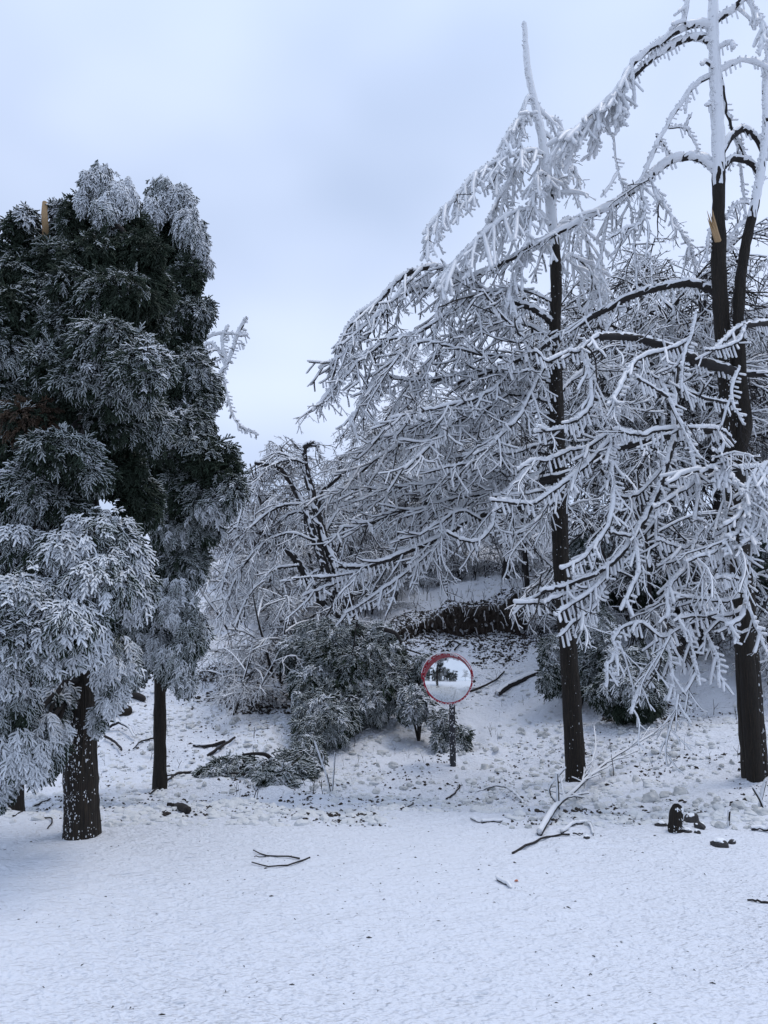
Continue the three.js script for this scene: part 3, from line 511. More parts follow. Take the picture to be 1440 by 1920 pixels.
// ------------------------------------------------------------------ the iced thicket on the slope behind
function wildTree(seed, { h = 6, spread = 2.6, stems = 1, lean = 0.1, boughs = 16, first = 0.3, droop = 1, r = 0.09, arch = 0, dens = 1, size = 1 }) {
  const rng = rngOf(seed), root = new THREE.Group(), acc = freshTwigs(), bark = new MB(), o = treeParts(), ice = new MB(), bough = [];
  const grow = (p, d, len, n, curl, jit) => { const q = [p.clone()], ds = len / n; d = d.clone().normalize(); for (let j = 0; j < n; j++) { d.y += curl * ds * (j / n + 0.3); d.x += (rng() - 0.5) * jit; d.z += (rng() - 0.5) * jit; d.y += (rng() - 0.5) * jit * 0.6; d.normalize(); q.push(q[j].clone().addScaledVector(d, ds)); } return q; };
  for (let s = 0; s < stems; s++) {
    const a = rng() * 6.28, l = stems > 1 ? 0.25 + 0.35 * rng() : lean, hh = h * (s ? 0.7 + 0.3 * rng() : 1);
    const st = grow(new THREE.Vector3(0.1 * s * Math.cos(a), -0.3, 0.1 * s * Math.sin(a)), new THREE.Vector3(Math.cos(a) * l, 1, Math.sin(a) * l), hh, 14, arch * -0.18, 0.12);
    const sr = st.map((_, k) => lerp(r, r * 0.25, k / 14) * (s ? 0.75 : 1)); bark.tube(st, sr, 7, {});
    coat(null, ice, st.slice(4), sr.slice(4), 0.02, rng, { iceSides: 5, full: 0.2 });
    const nb = Math.round(boughs / stems);
    for (let b = 0; b < nb; b++) {
      const f = lerp(first, 1, (b + rng() * 0.8) / nb), i = Math.min(13, Math.floor(f * 14)), p = st[i].clone().lerp(st[i + 1], f * 14 - i), ba = b * 2.4 + rng() * 1.2, up = lerp(0.25, 0.8, rng()) * (f > 0.85 ? 1.4 : 1);
      const len = spread * (0.55 + 0.6 * rng()) * lerp(1, 0.5, Math.max(0, (f - 0.45) / 0.55)), n = Math.max(6, Math.round(len / 0.2));
      const q = grow(p, new THREE.Vector3(Math.cos(ba), up, Math.sin(ba)), len, n, -0.75 * droop / Math.max(0.8, spread * 0.5), 0.13), rr = q.map((_, k) => lerp(r * 0.34, 0.009, k / n));
      const ob = new MB(), oi = new MB(); coat(ob, oi, q, rr, 0.015, rng, { sides: 5, iceSides: 5, full: 0.1 }); bough.push([ob, oi]);
      shoots(o, q, rr, rng, { sp: [0.36], len: [0.8 * size], ang: [0.5, 1.1], roll: 1.3, dip: 0.3, curl: -0.25, jit: 0.2, step: 0.13, r: [0.012], ice: [0.015], sides: 3, iceSides: 4, hang: 0.35 * droop, full: 0.05, from: 0.12 });
      scatterTwigs(acc, q, rng, { gap: 0.11 / dens, size: 1.15 * size, dip: 0.3 + 0.35 * droop, from: 0.08 });
    }
  }
  const tk = bark.mesh('trunk', twigMat, root); ice.mesh('ice_coat', iceMat, tk);
  for (const [a, b] of bough) { const m = a.mesh('branch', twigMat, root); b.mesh('ice_coat', iceMat, m); }
  const tw = o.tw.mesh('twig', twigMat, root, 'stuff'); o.ti.mesh('twig_ice', iceMat, tw, 'stuff');
  flushTwigs(acc, root, null, 4);
  return root;
}
{
  const protos = [
    wildTree(101, { h: 6.2, spread: 2.9, boughs: 17, first: 0.42, r: 0.10, droop: 1.0 }),
    wildTree(202, { h: 5.2, spread: 2.5, boughs: 16, first: 0.36, r: 0.08, droop: 1.3, lean: 0.25, arch: 1 }),
    wildTree(303, { h: 3.9, spread: 1.9, stems: 4, boughs: 18, first: 0.3, r: 0.07, droop: 1.1 }),
    wildTree(404, { h: 2.0, spread: 1.2, stems: 6, boughs: 22, first: 0.12, r: 0.03, droop: 0.8, size: 0.55, dens: 1.3 }),
  ];
  const first = protos.map(() => true);
  const G = ['iced trees standing close together on the slope behind', 'low iced shrubs on the slope'];
  // [kind, px, distance, scale, turn, label]
  const list = [
    [2, 610, 17.5, 0.85, 0.3, 'many stemmed iced tree half hidden by the leaning stems above the frosted bush'],
    [0, 945, 18, 1.12, 1.1, 'iced tree with a straight dark trunk just left of the middle trunk'],
    [1, 846, 19.5, 1.0, 2.2, 'slender iced tree above the eroded earth bank'],
    [3, 520, 14, 1.1, 0.5, 'low grey iced shrub between the left conifers and the dark bush'],
    [3, 470, 16, 1.0, 2.5, 'iced shrub on the upper left slope close to the conifers'],
    [3, 445, 12.6, 0.75, 1.3, 'small iced shrub low on the slope beside the right conifer trunk'],
    [2, 520, 20, 0.85, 4.0, 'iced bushy tree under the patch of sky right of the conifers'],
    [1, 690, 22, 0.95, 0.9, 'iced tree far up the slope above the dark frosted bush'], [1, 580, 25, 0.7, 5.0, 'small far iced tree on the skyline under the open sky'], [2, 430, 24, 0.8, 0.2, 'far iced bush on the skyline hard against the conifers'],
    [0, 1190, 15, 1.12, 0.4, 'iced tree right behind the arched dark limb, between the two trunks'], [1, 1140, 17, 1.15, 3.9, 'bent iced tree close right of the middle trunk'], [0, 1290, 17, 1.2, 2.9, 'tall iced tree just left of the forked trunk'], [0, 1400, 15.5, 1.2, 4.4, 'tall iced tree right behind the forked trunk'], [1, 1470, 17, 1.3, 1.7, 'iced tree partly cut by the right edge of the photo'],
    [2, 1240, 13.4, 1.05, 5.6, 'many stemmed iced thicket between the two dark trunks'],
    [2, 1340, 14.2, 1.1, 2.0, 'iced thicket close behind the right hand trunk'],
    [0, 1060, 21, 1.2, 5.2, 'iced tree straight behind the middle trunk, high on the slope'], [0, 1230, 22, 1.35, 0.9, 'farthest iced tree between the two dark trunks'], [1, 1360, 22, 1.4, 3.0, 'farthest iced tree behind the forked trunk'], [0, 900, 26, 1.05, 2.0, 'farthest iced tree behind the drooping boughs left of the middle trunk'], [0, 1500, 20, 1.4, 5.9, 'far iced tree beyond the right edge of the slope'],
    [1, 990, 15.8, 0.8, 4.6, 'arching iced tree trailing thin twigs over the bank'],
    [1, 1330, 19, 1.25, 4.1, 'iced tree deep in the thicket left of the second stem'], [0, 1120, 25, 1.3, 1.9, 'far iced tree deep behind the bent tree right of the middle trunk'], [2, 760, 20.5, 0.9, 1.2, 'many stemmed low iced tree above the mirror'], [1, 640, 19, 0.75, 2.6, 'iced tree bent over behind the multi stemmed one'], [3, 480, 19, 1.3, 0.9, 'iced shrub on the skyline right of the conifers'],
    [0, 800, 25, 0.95, 3.3, 'far iced tree up the slope above and left of the earth bank'], [1, 870, 21, 0.8, 5.3, 'slight iced tree up the slope just above the earth bank'], [2, 700, 21, 0.75, 2.3, 'small iced thicket above the frosted bush'], [3, 800, 18.5, 0.6, 1.9, 'little iced shrub on the snow shelf above the mirror'], [3, 880, 19, 0.7, 4.1, 'little iced shrub on the snow shelf left of the straight dark trunk'], [3, 680, 17, 0.7, 0.4, 'little iced shrub right behind the frosted bush'], [3, 985, 18.5, 0.8, 3.0, 'little iced shrub right of the straight dark trunk'], [1, 925, 24, 0.9, 0.6, 'far iced tree behind the straight dark trunk'],
    [3, 1130, 14, 1.0, 2.7, 'iced shrub above the dark bush behind the middle trunk'], [3, 1420, 12.5, 0.9, 0.8, 'iced shrub at the right edge beside the forked trunk'], [3, 740, 18, 1.0, 3.6, 'low iced shrub on the snow left of the earth bank'], [3, 620, 18.5, 1.1, 5.1, 'low iced shrub behind the multi stemmed tree'], [3, 560, 15.5, 0.9, 0.1, 'low iced shrub up and left of the dark frosted bush'],
  ];
  const names = ['iced_tree', 'iced_tree', 'iced_tree', 'iced_shrub'];
  for (const [k, px, D, sc, turn, label] of list) {
    const o = first[k] ? protos[k] : protos[k].clone(); first[k] = false; o.name = numbered(names[k]);
    const x = (px - 720) / FPX * D * 1.0; o.position.set(x, H(x, -D), -D); o.rotation.y = turn; o.scale.setScalar(sc); scene.add(o);
    const shr = k === 3; tag(o, label ?? (shr ? 'low twiggy shrub cased in ice on the wooded slope' : 'iced tree in the dense grey thicket filling the slope'), shr ? 'shrub' : 'tree', shr ? G[1] : G[0]);
  }
}

// the leaning many stemmed tree above the frosted bush
{
  const D = 14.6, foot = at(646, 1172, D), root = thing('ice_tree', new THREE.Vector3(foot.x, H(foot.x, foot.z), foot.z)), rng = rngOf(57); FINE = freshTwigs();
  const S = { hang: 0.2, len: [0.5, 0.24], sp: [0.16, 0.16], from: 0.6, r: [0.012, 0.010], fine: 1.4, ice: [0.016, 0.014], teeth: 0.2 }, A = { hang: 0.4, len: [0.5, 0.24], sp: [0.15, 0.16], fine: 1.8, r: [0.012, 0.010], ice: [0.015, 0.013], teeth: 0.2 };
  const B = (s, P, o) => limb(root, s, rng, P, o);
  B([14.6, 14.2, 24, 9, 650, 1190, 622, 1105, 592, 1015, 562, 935, 525, 880, 480, 868], S, { ice: 0.014, full: 0 });
  B([14.5, 14.5, 24, 8, 654, 1190, 642, 1095, 606, 1005, 586, 930, 570, 862, 572, 838, 590, 832, 600, 850], S, { ice: 0.014, full: 0 });
  B([14.5, 14.6, 22, 8, 658, 1190, 652, 1110, 628, 1045, 604, 985, 600, 930, 640, 890], S, { ice: 0.012, full: 0 });
  B([14.6, 14.0, 21, 8, 640, 1190, 588, 1105, 548, 1042, 492, 1000, 440, 990], S, { ice: 0.014, full: 0 });
  B([14.3, 13.8, 9, 5, 566, 945, 525, 950, 470, 990, 432, 1050, 415, 1110], A); B([14.3, 13.7, 9, 5, 592, 1015, 540, 1000, 482, 1030, 440, 1090, 420, 1155], A);
  B([14.4, 14, 9, 5, 575, 870, 540, 862, 500, 882, 462, 940, 440, 1000], A); B([14.4, 14.2, 9, 5, 600, 985, 560, 960, 515, 985, 480, 1050, 470, 1110], A); B([14.6, 15, 9, 5, 606, 1005, 650, 940, 700, 920, 740, 950], A); B([14.2, 13.6, 9, 5, 560, 1060, 510, 1070, 465, 1120, 440, 1180], A); B([14.5, 14.3, 8, 5, 580, 900, 560, 870, 520, 850, 480, 870], A); B([14.6, 14.2, 8, 5, 640, 1090, 600, 1070, 560, 1100, 530, 1150], A);
  flushTwigs(FINE, root, root.position, 4); FINE = null; tag(root, 'iced tree of several dark stems leaning left out of the frosted bush', 'tree');
}
// ------------------------------------------------------------------ conifers: boughs of small fingered sprays, each with its frost
function sprayGeo(seed, fat, lift, longer, finger = 11, Ls = 0.095) {
  const rng = rngOf(seed), mb = new MB(), stem = [], V = (x, y, z) => new THREE.Vector3(x, y, z);
  for (let j = 0; j <= 3; j++) { const t = j / 3; stem.push(V(0.012 * Math.sin(t * 3 + seed), -0.035 * t * t, Ls * t)); }
  const up = p => p.clone().add(V(0, lift, 0));
  mb.tube(stem.map(up), stem.map((_, j) => lerp(0.007, 0.006, j / 3) * fat), 4, {});
  for (let k = 0; k < finger; k++) {
    const t = 0.05 + 0.95 * (k + 0.6 * rng()) / finger, i = Math.min(2, Math.floor(t * 3)), p = stem[i].clone().lerp(stem[i + 1], t * 3 - i), ph = k * 2.4 + rng(), A = 0.35 + 0.75 * rng(), l = (0.03 + 0.035 * rng()) * longer;
    const d = V(Math.cos(ph) * Math.sin(A), Math.sin(ph) * Math.sin(A) * 0.75 + 0.12, Math.cos(A)).normalize(), q = [p];
    q.push(p.clone().addScaledVector(d, l * 0.5)); d.y -= 0.45; d.normalize(); q.push(q[1].clone().addScaledVector(d, l * 0.5));
    mb.tube(q.map(up), [0.006 * fat, 0.0075 * fat, 0.0055 * fat], 4, {});
  }
  const g = mb.geo(); TRI -= g.index.count / 3; return g;
}
const SPRAY = [1, 2, 3, 4].map(s => sprayGeo(s, 1, 0, 1));
const RIDGE = [1, 2, 3, 4].map(s => sprayGeo(s, 0.66, 0.0055, 1.0));
const CASE = [1, 2, 3, 4].map(s => sprayGeo(s, 1.22, 0.003, 1.1));
let COPIES = 0;
const _M = new THREE.Matrix4(), _X = new THREE.Vector3(), _Y = new THREE.Vector3(), _Z = new THREE.Vector3(), _P = new THREE.Vector3(), _C = new THREE.Color();
// one bough: sprays over an ellipsoid, leaning outward and down
function bough(root, c, rx, ry, rz, frost, rng, { hang = 0.35, n = null, size = 1, brown = 0, name = 'foliage_clump' } = {}) {
  const area = 4 * Math.PI * Math.pow((Math.pow(rx * ry, 1.6) + Math.pow(rx * rz, 1.6) + Math.pow(ry * rz, 1.6)) / 3, 1 / 1.6);
  const count = n ?? Math.max(30, Math.round(area / (0.00135 * size * size))), off = root.position;
  const v = Math.floor(rng() * 4), mats = [], cols = [], fm = [], fc = [], cm = [], cc = [];
  const nl = Math.max(4, Math.min(10, Math.round(area / 0.045))), lobes = []; for (let k = 0; k < nl; k++) { const y = 1 - 2 * (k + 0.2 + 0.6 * rng()) / nl, a = k * 2.4 + rng() * 1.2, q = Math.sqrt(Math.max(0, 1 - y * y)), s = 0.42 + 0.2 * rng(); lobes.push([Math.cos(a) * q * (1 - s * 0.9), y * (1 - s * 0.9), Math.sin(a) * q * (1 - s * 0.9), s, (rng() - 0.5) * 0.2]); }
  for (let k = 0; k < count; k++) {
    const lb = lobes[Math.floor(rng() * nl)], a = rng() * 6.283, y = rng() * 2 - 1, s = Math.sqrt(1 - y * y), d = _Z.set(s * Math.cos(a), y, s * Math.sin(a)), f = rng() < 0.22 ? 0.35 + 0.3 * rng() : 0.72 + 0.22 * rng();
    const bump = 0.97 + 0.5 * N3(d.x * 2.6 + c.x * 3, d.y * 2.6 + c.y * 3, d.z * 2.6);
    _P.set(c.x + (lb[0] + d.x * lb[3] * f * bump) * rx, c.y + (lb[1] + d.y * lb[3] * f * bump) * ry, c.z + (lb[2] + d.z * lb[3] * f * bump) * rz).sub(off);
    const h = Math.min(0.95, hang + (y < 0 ? -y * 0.35 : 0));
    d.multiplyScalar(1 - h); d.y -= h * 1.1; d.x += (rng() - 0.5) * 0.95; d.y += (rng() - 0.5) * 0.75; d.z += (rng() - 0.5) * 0.95; d.normalize();
    _Y.set(0.3 * (rng() - 0.5), 1, 0.3 * (rng() - 0.5)); if (Math.abs(d.y) > 0.85) _Y.set(Math.cos(a), 0.5, Math.sin(a));
    _X.crossVectors(_Y, d).normalize(); _Y.crossVectors(d, _X); const sc = size * (0.75 + 0.5 * rng());
    _M.makeBasis(_X, _Y, d).scale(_X.set(sc, sc, sc)).setPosition(_P);
    mats.push(_M.clone());
    const g = 0.7 + 0.6 * rng(), br = rng() < brown ? 1 : 0; cols.push(br ? [0.05 * g, 0.03 * g, 0.016 * g] : [0.014 * g, 0.027 * g, 0.014 * g]);
    const fr = frost + lb[4] + 0.10 * y + 0.30 * N3(_P.x * 3, _P.y * 3, _P.z * 3) + 0.3 * (rng() - 0.5);
    if (fr > 0.62) { cm.push(_M.clone()); const w = 0.8 + 0.25 * rng(); cc.push([0.70 * w, 0.73 * w, 0.76 * w]); }
    else if (fr > 0.33) { fm.push(_M.clone()); const w = 0.75 + 0.3 * rng(); fc.push([0.50 * w, 0.54 * w, 0.55 * w]); }
  }
  const make = (geo, mat, ms, cs, nm, parent) => { if (!ms.length) return null; const im = new THREE.InstancedMesh(geo, mat, ms.length); ms.forEach((m, i) => { im.setMatrixAt(i, m); im.setColorAt(i, _C.setRGB(...cs[i])); }); im.name = nm; im.userData.kind = 'stuff'; parent.add(lights(im)); COPIES += ms.length; return im; };
  const leaf = make(SPRAY[v], greenMat, mats, cols, name, root);
  make(RIDGE[v], frostMat, fm, fc, 'frost', leaf); make(CASE[v], frostMat, cm, cc, 'frost_crust', leaf);
}
function conifer(label, foot, trunkSpec, D, seed, clumps, { speck = 0, category = 'tree', sides = 18 } = {}) {
  const rng = rngOf(seed), root = thing('conifer', foot), tr = trunk(root, trunkSpec, D, seed, { sides });
  if (speck) specks(tr, root, speck, seed + 1, 0.0046, [0.02, 0.4]);
  for (const [px, py, rx, ry, d, fr, o] of clumps) {
    const c = at(px, py - 4, d), a = pxm(rx * 0.93, d), b = pxm(ry * 0.93, d);
    bough(root, c, a, b, (a + b) * 0.55, (fr > 0.6 && py > 960 ? fr * 0.86 : fr) + (fr < 0.6 ? lerp(-0.09, 0.04, ss(450, 950, py)) : 0), rng, { size: d > 6.5 ? 0.8 : lerp(0.6, 0.7, ss(850, 1100, py)), hang: py > 960 ? 0.58 : 0.38, ...o });
    // the limb that carries the bough
    let best = 0, bd = 1e9; tr.path.forEach((p, i) => { const q = Math.abs(p.y - (c.y + 0.25)); if (q < bd) { bd = q; best = i; } });
    const A = tr.path[best], m = A.clone().lerp(c, 0.5); m.y += 0.15; const mb = new MB(); mb.tube(spline([A, m, c], 8), [0.03, 0.028, 0.026, 0.023, 0.02, 0.018, 0.015, 0.012, 0.01], 5, {}); mb.mesh('branch', twigMat, root);
  }
  return tag(root, label, category);
}
{
  const g = (x, y, D) => { const p = at(x, y, D); p.y = H(p.x, p.z); return p; };
  const Hg = { hang: 0.75 }, Mid = { hang: 0.4 };
  conifer('thick dark conifer at the left with a snow flecked trunk and white frosted lower boughs', g(153, 1556, 5.6), [153, 1556, 64, 152, 1450, 60, 152, 1300, 54, 155, 1100, 48, 165, 850, 40, 175, 600, 30, 185, 420, 20], 5.6, 501, [
    [188, 345, 46, 36, 5.6, 0.75, { hang: 0.85, size: 0.62 }], [165, 375, 24, 40, 5.6, 0.65, Hg], [228, 370, 36, 42, 5.6, 0.65, { hang: 0.85, size: 0.62 }], [200, 400, 30, 40, 5.5, 0.6, Hg], [150, 410, 40, 40, 5.9, 0.3], [225, 440, 70, 45, 6.1, 0.05],
    [180, 490, 66, 46, 5.3, 0.28], [255, 480, 60, 42, 5.4, 0.25], [150, 545, 60, 45, 5.2, 0.34], [262, 610, 60, 48, 5.9, 0.2], [240, 740, 60, 50, 5.9, 0.15], [120, 760, 60, 50, 5.9, 0.15], [222, 560, 80, 52, 5.1, 0.28], [285, 545, 45, 46, 5.5, 0.28], [170, 600, 70, 40, 5.3, 0.3],
    [125, 625, 58, 40, 5.3, 0.36], [210, 650, 92, 46, 4.9, 0.42], [265, 695, 62, 52, 4.8, 0.52], [105, 690, 58, 50, 5.1, 0.38], [170, 715, 76, 46, 5.0, 0.40], [230, 745, 60, 36, 5.0, 0.5],
    [60, 795, 60, 45, 5.0, 0.26, { brown: 0.6 }], [215, 795, 66, 48, 5.3, 0.34], [275, 800, 46, 48, 5.4, 0.3], [115, 850, 72, 42, 4.8, 0.40], [160, 890, 52, 36, 4.9, 0.38], [215, 880, 60, 55, 5.6, 0.1],
    [40, 925, 66, 52, 4.9, 0.46], [265, 945, 40, 52, 5.7, 0.2], [115, 955, 60, 40, 5.0, 0.36], [190, 1000, 66, 46, 4.7, 0.56], [145, 1035, 76, 46, 4.6, 0.58], [225, 1055, 52, 56, 4.7, 0.66], [185, 1090, 84, 54, 4.6, 0.72], [250, 1110, 36, 50, 4.9, 0.72],
    [30, 1030, 60, 50, 4.7, 0.52], [50, 1115, 76, 50, 4.4, 0.74], [122, 1165, 68, 50, 4.4, 0.82], [38, 1195, 66, 50, 4.4, 0.84, Mid], [150, 1212, 40, 36, 4.5, 0.86, Hg], [92, 1228, 52, 36, 4.5, 0.84, Hg], [20, 1245, 36, 45, 4.5, 0.82, Hg], [178, 1190, 22, 50, 4.6, 0.85, Hg],
    [30, 1330, 40, 55, 4.9, 0.72, Hg], [80, 1375, 46, 46, 5.0, 0.72, Hg], [35, 1405, 34, 44, 4.8, 0.82, Hg], [66, 1425, 22, 36, 4.8, 0.84, Hg], [96, 1410, 16, 44, 5.0, 0.7, Hg], [220, 1240, 42, 56, 5.2, 0.74, Hg], [214, 1300, 28, 34, 5.2, 0.8, Hg], [186, 1345, 13, 28, 5.25, 0.82, Hg], [104, 1315, 36, 44, 5.3, 0.62, Hg], [112, 1380, 14, 34, 5.3, 0.66, Hg], [70, 1310, 36, 40, 5.4, 0.6, Hg], [8, 1470, 18, 40, 5.2, 0.5, Hg], [60, 1290, 50, 40, 5.6, 0.45, Hg],
  ], { speck: 760, sides: 26 });
  conifer('slimmer conifer right of the thick one, bare dark lower trunk and frosted right edge', g(300, 1442, 9), [300, 1444, 23, 300, 1330, 21, 302, 1150, 19, 306, 900, 16, 312, 650, 13, 318, 400, 9], 9, 601, [
    [305, 365, 36, 34, 8.6, 0.68, { hang: 0.85 }], [292, 395, 22, 38, 8.5, 0.68, Hg], [340, 385, 30, 45, 8.6, 0.68, { hang: 0.8 }], [350, 430, 26, 50, 8.5, 0.66, Hg], [372, 455, 22, 50, 8.7, 0.82, Hg], [384, 500, 17, 20, 8.8, 0.85, Hg], [300, 430, 50, 45, 9, 0.05],
    [325, 480, 40, 46, 8.9, 0.15], [350, 530, 30, 50, 8.6, 0.36], [300, 560, 45, 50, 9.2, 0.1], [360, 600, 38, 40, 8.5, 0.4], [375, 585, 24, 25, 8.4, 0.5], [340, 640, 40, 40, 8.6, 0.25],
    [355, 700, 40, 55, 8.3, 0.42], [382, 740, 30, 60, 8.4, 0.58], [330, 750, 42, 48, 8.5, 0.3], [362, 800, 44, 40, 8.2, 0.4], [355, 850, 58, 42, 8.0, 0.36], [402, 870, 52, 46, 7.9, 0.42], [430, 925, 36, 40, 7.9, 0.56], [350, 925, 58, 48, 8.1, 0.34], [295, 870, 50, 60, 9, 0.15],
    [395, 950, 50, 36, 8.0, 0.5], [330, 1000, 58, 46, 8.3, 0.36], [378, 995, 42, 34, 8.2, 0.5], [350, 1060, 46, 46, 8.3, 0.48, Mid], [300, 1080, 46, 60, 8.8, 0.3, Mid], [325, 1130, 50, 50, 8.0, 0.54, Hg], [360, 1190, 34, 52, 8.0, 0.66, Hg], [328, 1240, 40, 42, 7.9, 0.68, Hg], [300, 1220, 24, 50, 8.2, 0.58, Hg], [345, 1275, 30, 26, 7.9, 0.72, Hg],
    [262, 1180, 36, 60, 8.3, 0.56, Hg], [258, 1255, 24, 34, 8.4, 0.58, Hg], [240, 1130, 40, 50, 8.6, 0.45, Hg],
  ]);
  const left = conifer('dark conifer at the left edge with a snapped off pale top', g(20, 1460, 7.4), [20, 1462, 44, 30, 1200, 40, 50, 900, 34, 70, 600, 24, 82, 470, 16], 7.4, 701, [
    [36, 432, 30, 26, 7, 0.48], [50, 408, 14, 20, 6.9, 0.8], [116, 398, 18, 16, 7, 0.82], [128, 430, 28, 26, 7.1, 0.45], [64, 478, 44, 30, 7.2, 0.36], [12, 492, 40, 36, 7.0, 0.5, Mid], [108, 488, 40, 38, 6.9, 0.4], [45, 520, 54, 40, 6.9, 0.3], [90, 560, 50, 42, 6.8, 0.42], [30, 580, 50, 44, 6.7, 0.4], [75, 625, 50, 40, 6.9, 0.34],
    [20, 650, 46, 56, 6.8, 0.42, Mid], [60, 690, 46, 40, 7.2, 0.15], [15, 740, 46, 46, 7, 0.34], [10, 820, 40, 50, 6.8, 0.26, { brown: 0.5 }], [40, 870, 50, 46, 6.9, 0.3], [90, 780, 50, 60, 7.4, 0.05], [100, 900, 50, 60, 7.4, 0.05], [10, 990, 40, 60, 6.8, 0.3], [80, 1010, 60, 60, 7.4, 0.1], [20, 1100, 60, 60, 7.4, 0.1], [100, 1120, 60, 60, 7.6, 0.15], [150, 1160, 50, 60, 7.8, 0.2], [20, 1240, 60, 60, 7.4, 0.3, Hg], [90, 1270, 60, 60, 7.8, 0.3, Hg], [160, 1290, 46, 60, 8.0, 0.35, Hg], [20, 1380, 50, 60, 7.4, 0.3, Hg], [200, 1150, 50, 60, 8.2, 0.3, Hg],
  ]);
  const top = new MB(); top.tube([at(86, 470, 7.2), at(85, 425, 6.9), at(83, 400, 6.85), at(84, 380, 6.85)], [0.034, 0.031, 0.029, 0.024], 9, {}); const tm = top.mesh('snapped_top', rawWoodMat, left); tm.userData.label = 'pale snapped off top of the trunk';
}
// iced sprays of a leafless tree that stick out of the conifer's right side
{
  const rng = rngOf(88), foot = at(301, 1300, 11), root = thing('iced_sapling', new THREE.Vector3(foot.x, H(foot.x, foot.z), foot.z));
  const tr = trunk(root, [301, 1300, 9, 304, 1000, 8, 338, 800, 7, 378, 690, 6], 11, 89, { sides: 8 });
  const P = { hang: 0.4, len: [0.22, 0.12], sp: [0.16, 0.16], ice: [0.026, 0.022] };
  limb(root, [11, 11, 9, 8, 386, 720, 405, 712, 424, 685, 438, 655, 442, 640, 455, 610, 463, 598], rng, { ...P, len: [0.16, 0.1] }, { full: 0.8 });
  limb(root, [11, 11, 7, 6, 380, 640, 402, 628, 430, 626, 463, 628], rng, { ...P, len: [0.14, 0.1], sp: [0.3, 0.2] }, { full: 0.8 });
  limb(root, [11, 11, 7, 6, 426, 688, 420, 660, 418, 630, 428, 612], rng, { ...P, len: [0.14, 0.1] }, { full: 0.9 });
  limb(root, [11, 11, 7, 6, 424, 690, 410, 660, 396, 645, 384, 650, 378, 670], rng, { ...P, hang: 0.8 }, { full: 0.9 });
  limb(root, [11, 11, 7, 6, 410, 700, 420, 715, 426, 740, 434, 770, 446, 795, 462, 806, 482, 815], rng, { ...P, len: [0.16, 0.08], sp: [0.12, 0.2] }, { full: 0.6 });
  tag(root, 'slender iced sapling poking out right of the conifers against the sky', 'tree');
}
// dark frosted evergreen bushes and a fallen bough
function bush(label, clumps, seed, foot, category = 'bush', extra = {}) {
  const p = at(...foot); p.y = H(p.x, p.z); const root = thing(extra.name || 'evergreen_bush', p), rng = rngOf(seed);
  for (const [px, py, rx, ry, d, fr, o] of clumps) {
    const c = at(px, py, d), a = pxm(rx, d), b = pxm(ry, d); c.y = Math.max(c.y, H(c.x, c.z) + b * 0.35);
    bough(root, c, a * 1.22, b * 1.15, (a + b) * 0.5, fr * 0.6 + 0.24, rng, { hang: 0.5, size: 0.92, ...(o || {}) });
    const mb = new MB(), A = p.clone(); A.y -= 0.05; const m = A.clone().lerp(c, 0.55); m.y += 0.08; mb.tube(spline([A, m, c], 6), [0.02, 0.019, 0.017, 0.015, 0.013, 0.011, 0.009], 5, {}); mb.mesh('stem', twigMat, root);
  }
  for (const s of extra.stems || []) { const n = (s.length - 3) / 2, pts = []; for (let k = 0; k < n; k++) pts.push(at(s[3 + 2 * k], s[4 + 2 * k], s[0])); const q = spline(pts, n * 4), mb = new MB(); mb.tube(q, q.map((_, k) => pxm(lerp(s[1], s[2], k / (q.length - 1)), s[0]) / 2), 6, {}); mb.mesh('stem', twigMat, root); }
  return tag(root, label, category);
}
bush('large dark frosted evergreen bush on the slope left of the round mirror', [
  [600, 1195, 40, 30, 12.6, 0.38], [650, 1200, 50, 32, 12.5, 0.36], [700, 1205, 40, 34, 12.6, 0.36], [560, 1225, 30, 34, 12.5, 0.4], [610, 1240, 50, 40, 12.2, 0.38], [670, 1250, 52, 42, 12.1, 0.36], [725, 1250, 32, 42, 12.4, 0.36], [590, 1285, 40, 36, 12.0, 0.36], [650, 1295, 46, 36, 11.9, 0.34], [710, 1300, 40, 34, 12.0, 0.34], [745, 1280, 20, 36, 12.2, 0.34],
  [690, 1325, 34, 24, 11.8, 0.36], [590, 1330, 36, 30, 11.4, 0.44], [620, 1360, 34, 30, 11.2, 0.4], [580, 1370, 26, 26, 11.0, 0.42], [640, 1335, 36, 26, 11.6, 0.3],
], 801, [640, 1400, 11.6], 'bush', { stems: [[11.9, 9, 5, 720, 1180, 742, 1188, 752, 1205], [11.5, 6, 4, 632, 1350, 636, 1390, 640, 1425]] });
bush('fallen evergreen bough with a dark curved stem lying in the hollow', [
  [430, 1440, 36, 18, 9.9, 0.3], [400, 1465, 26, 14, 9.8, 0.32], [455, 1430, 26, 12, 10.0, 0.34], [500, 1460, 34, 22, 9.6, 0.36], [520, 1485, 30, 18, 9.3, 0.36], [555, 1440, 30, 30, 10.0, 0.24], [580, 1410, 24, 26, 10.3, 0.28], [560, 1460, 20, 20, 9.7, 0.2], [540, 1430, 20, 24, 10, 0.3],
], 811, [520, 1490, 9.3], 'fallen bough', { name: 'fallen_bough', stems: [[9.7, 9, 4, 513, 1428, 500, 1416, 480, 1413, 455, 1415], [9.7, 5, 3, 490, 1450, 470, 1440, 455, 1425]] });
bush('dark frosted evergreen bush right behind the middle trunk', [
  [1120, 1180, 30, 36, 11.8, 0.44], [1135, 1220, 26, 40, 11.6, 0.42], [1105, 1225, 30, 44, 11.8, 0.4], [1035, 1230, 18, 36, 11.9, 0.4], [1030, 1270, 16, 26, 11.8, 0.42], [1110, 1270, 26, 26, 11.6, 0.3], [1060, 1250, 30, 40, 12, 0.3],
], 821, [1085, 1310, 11.8]);
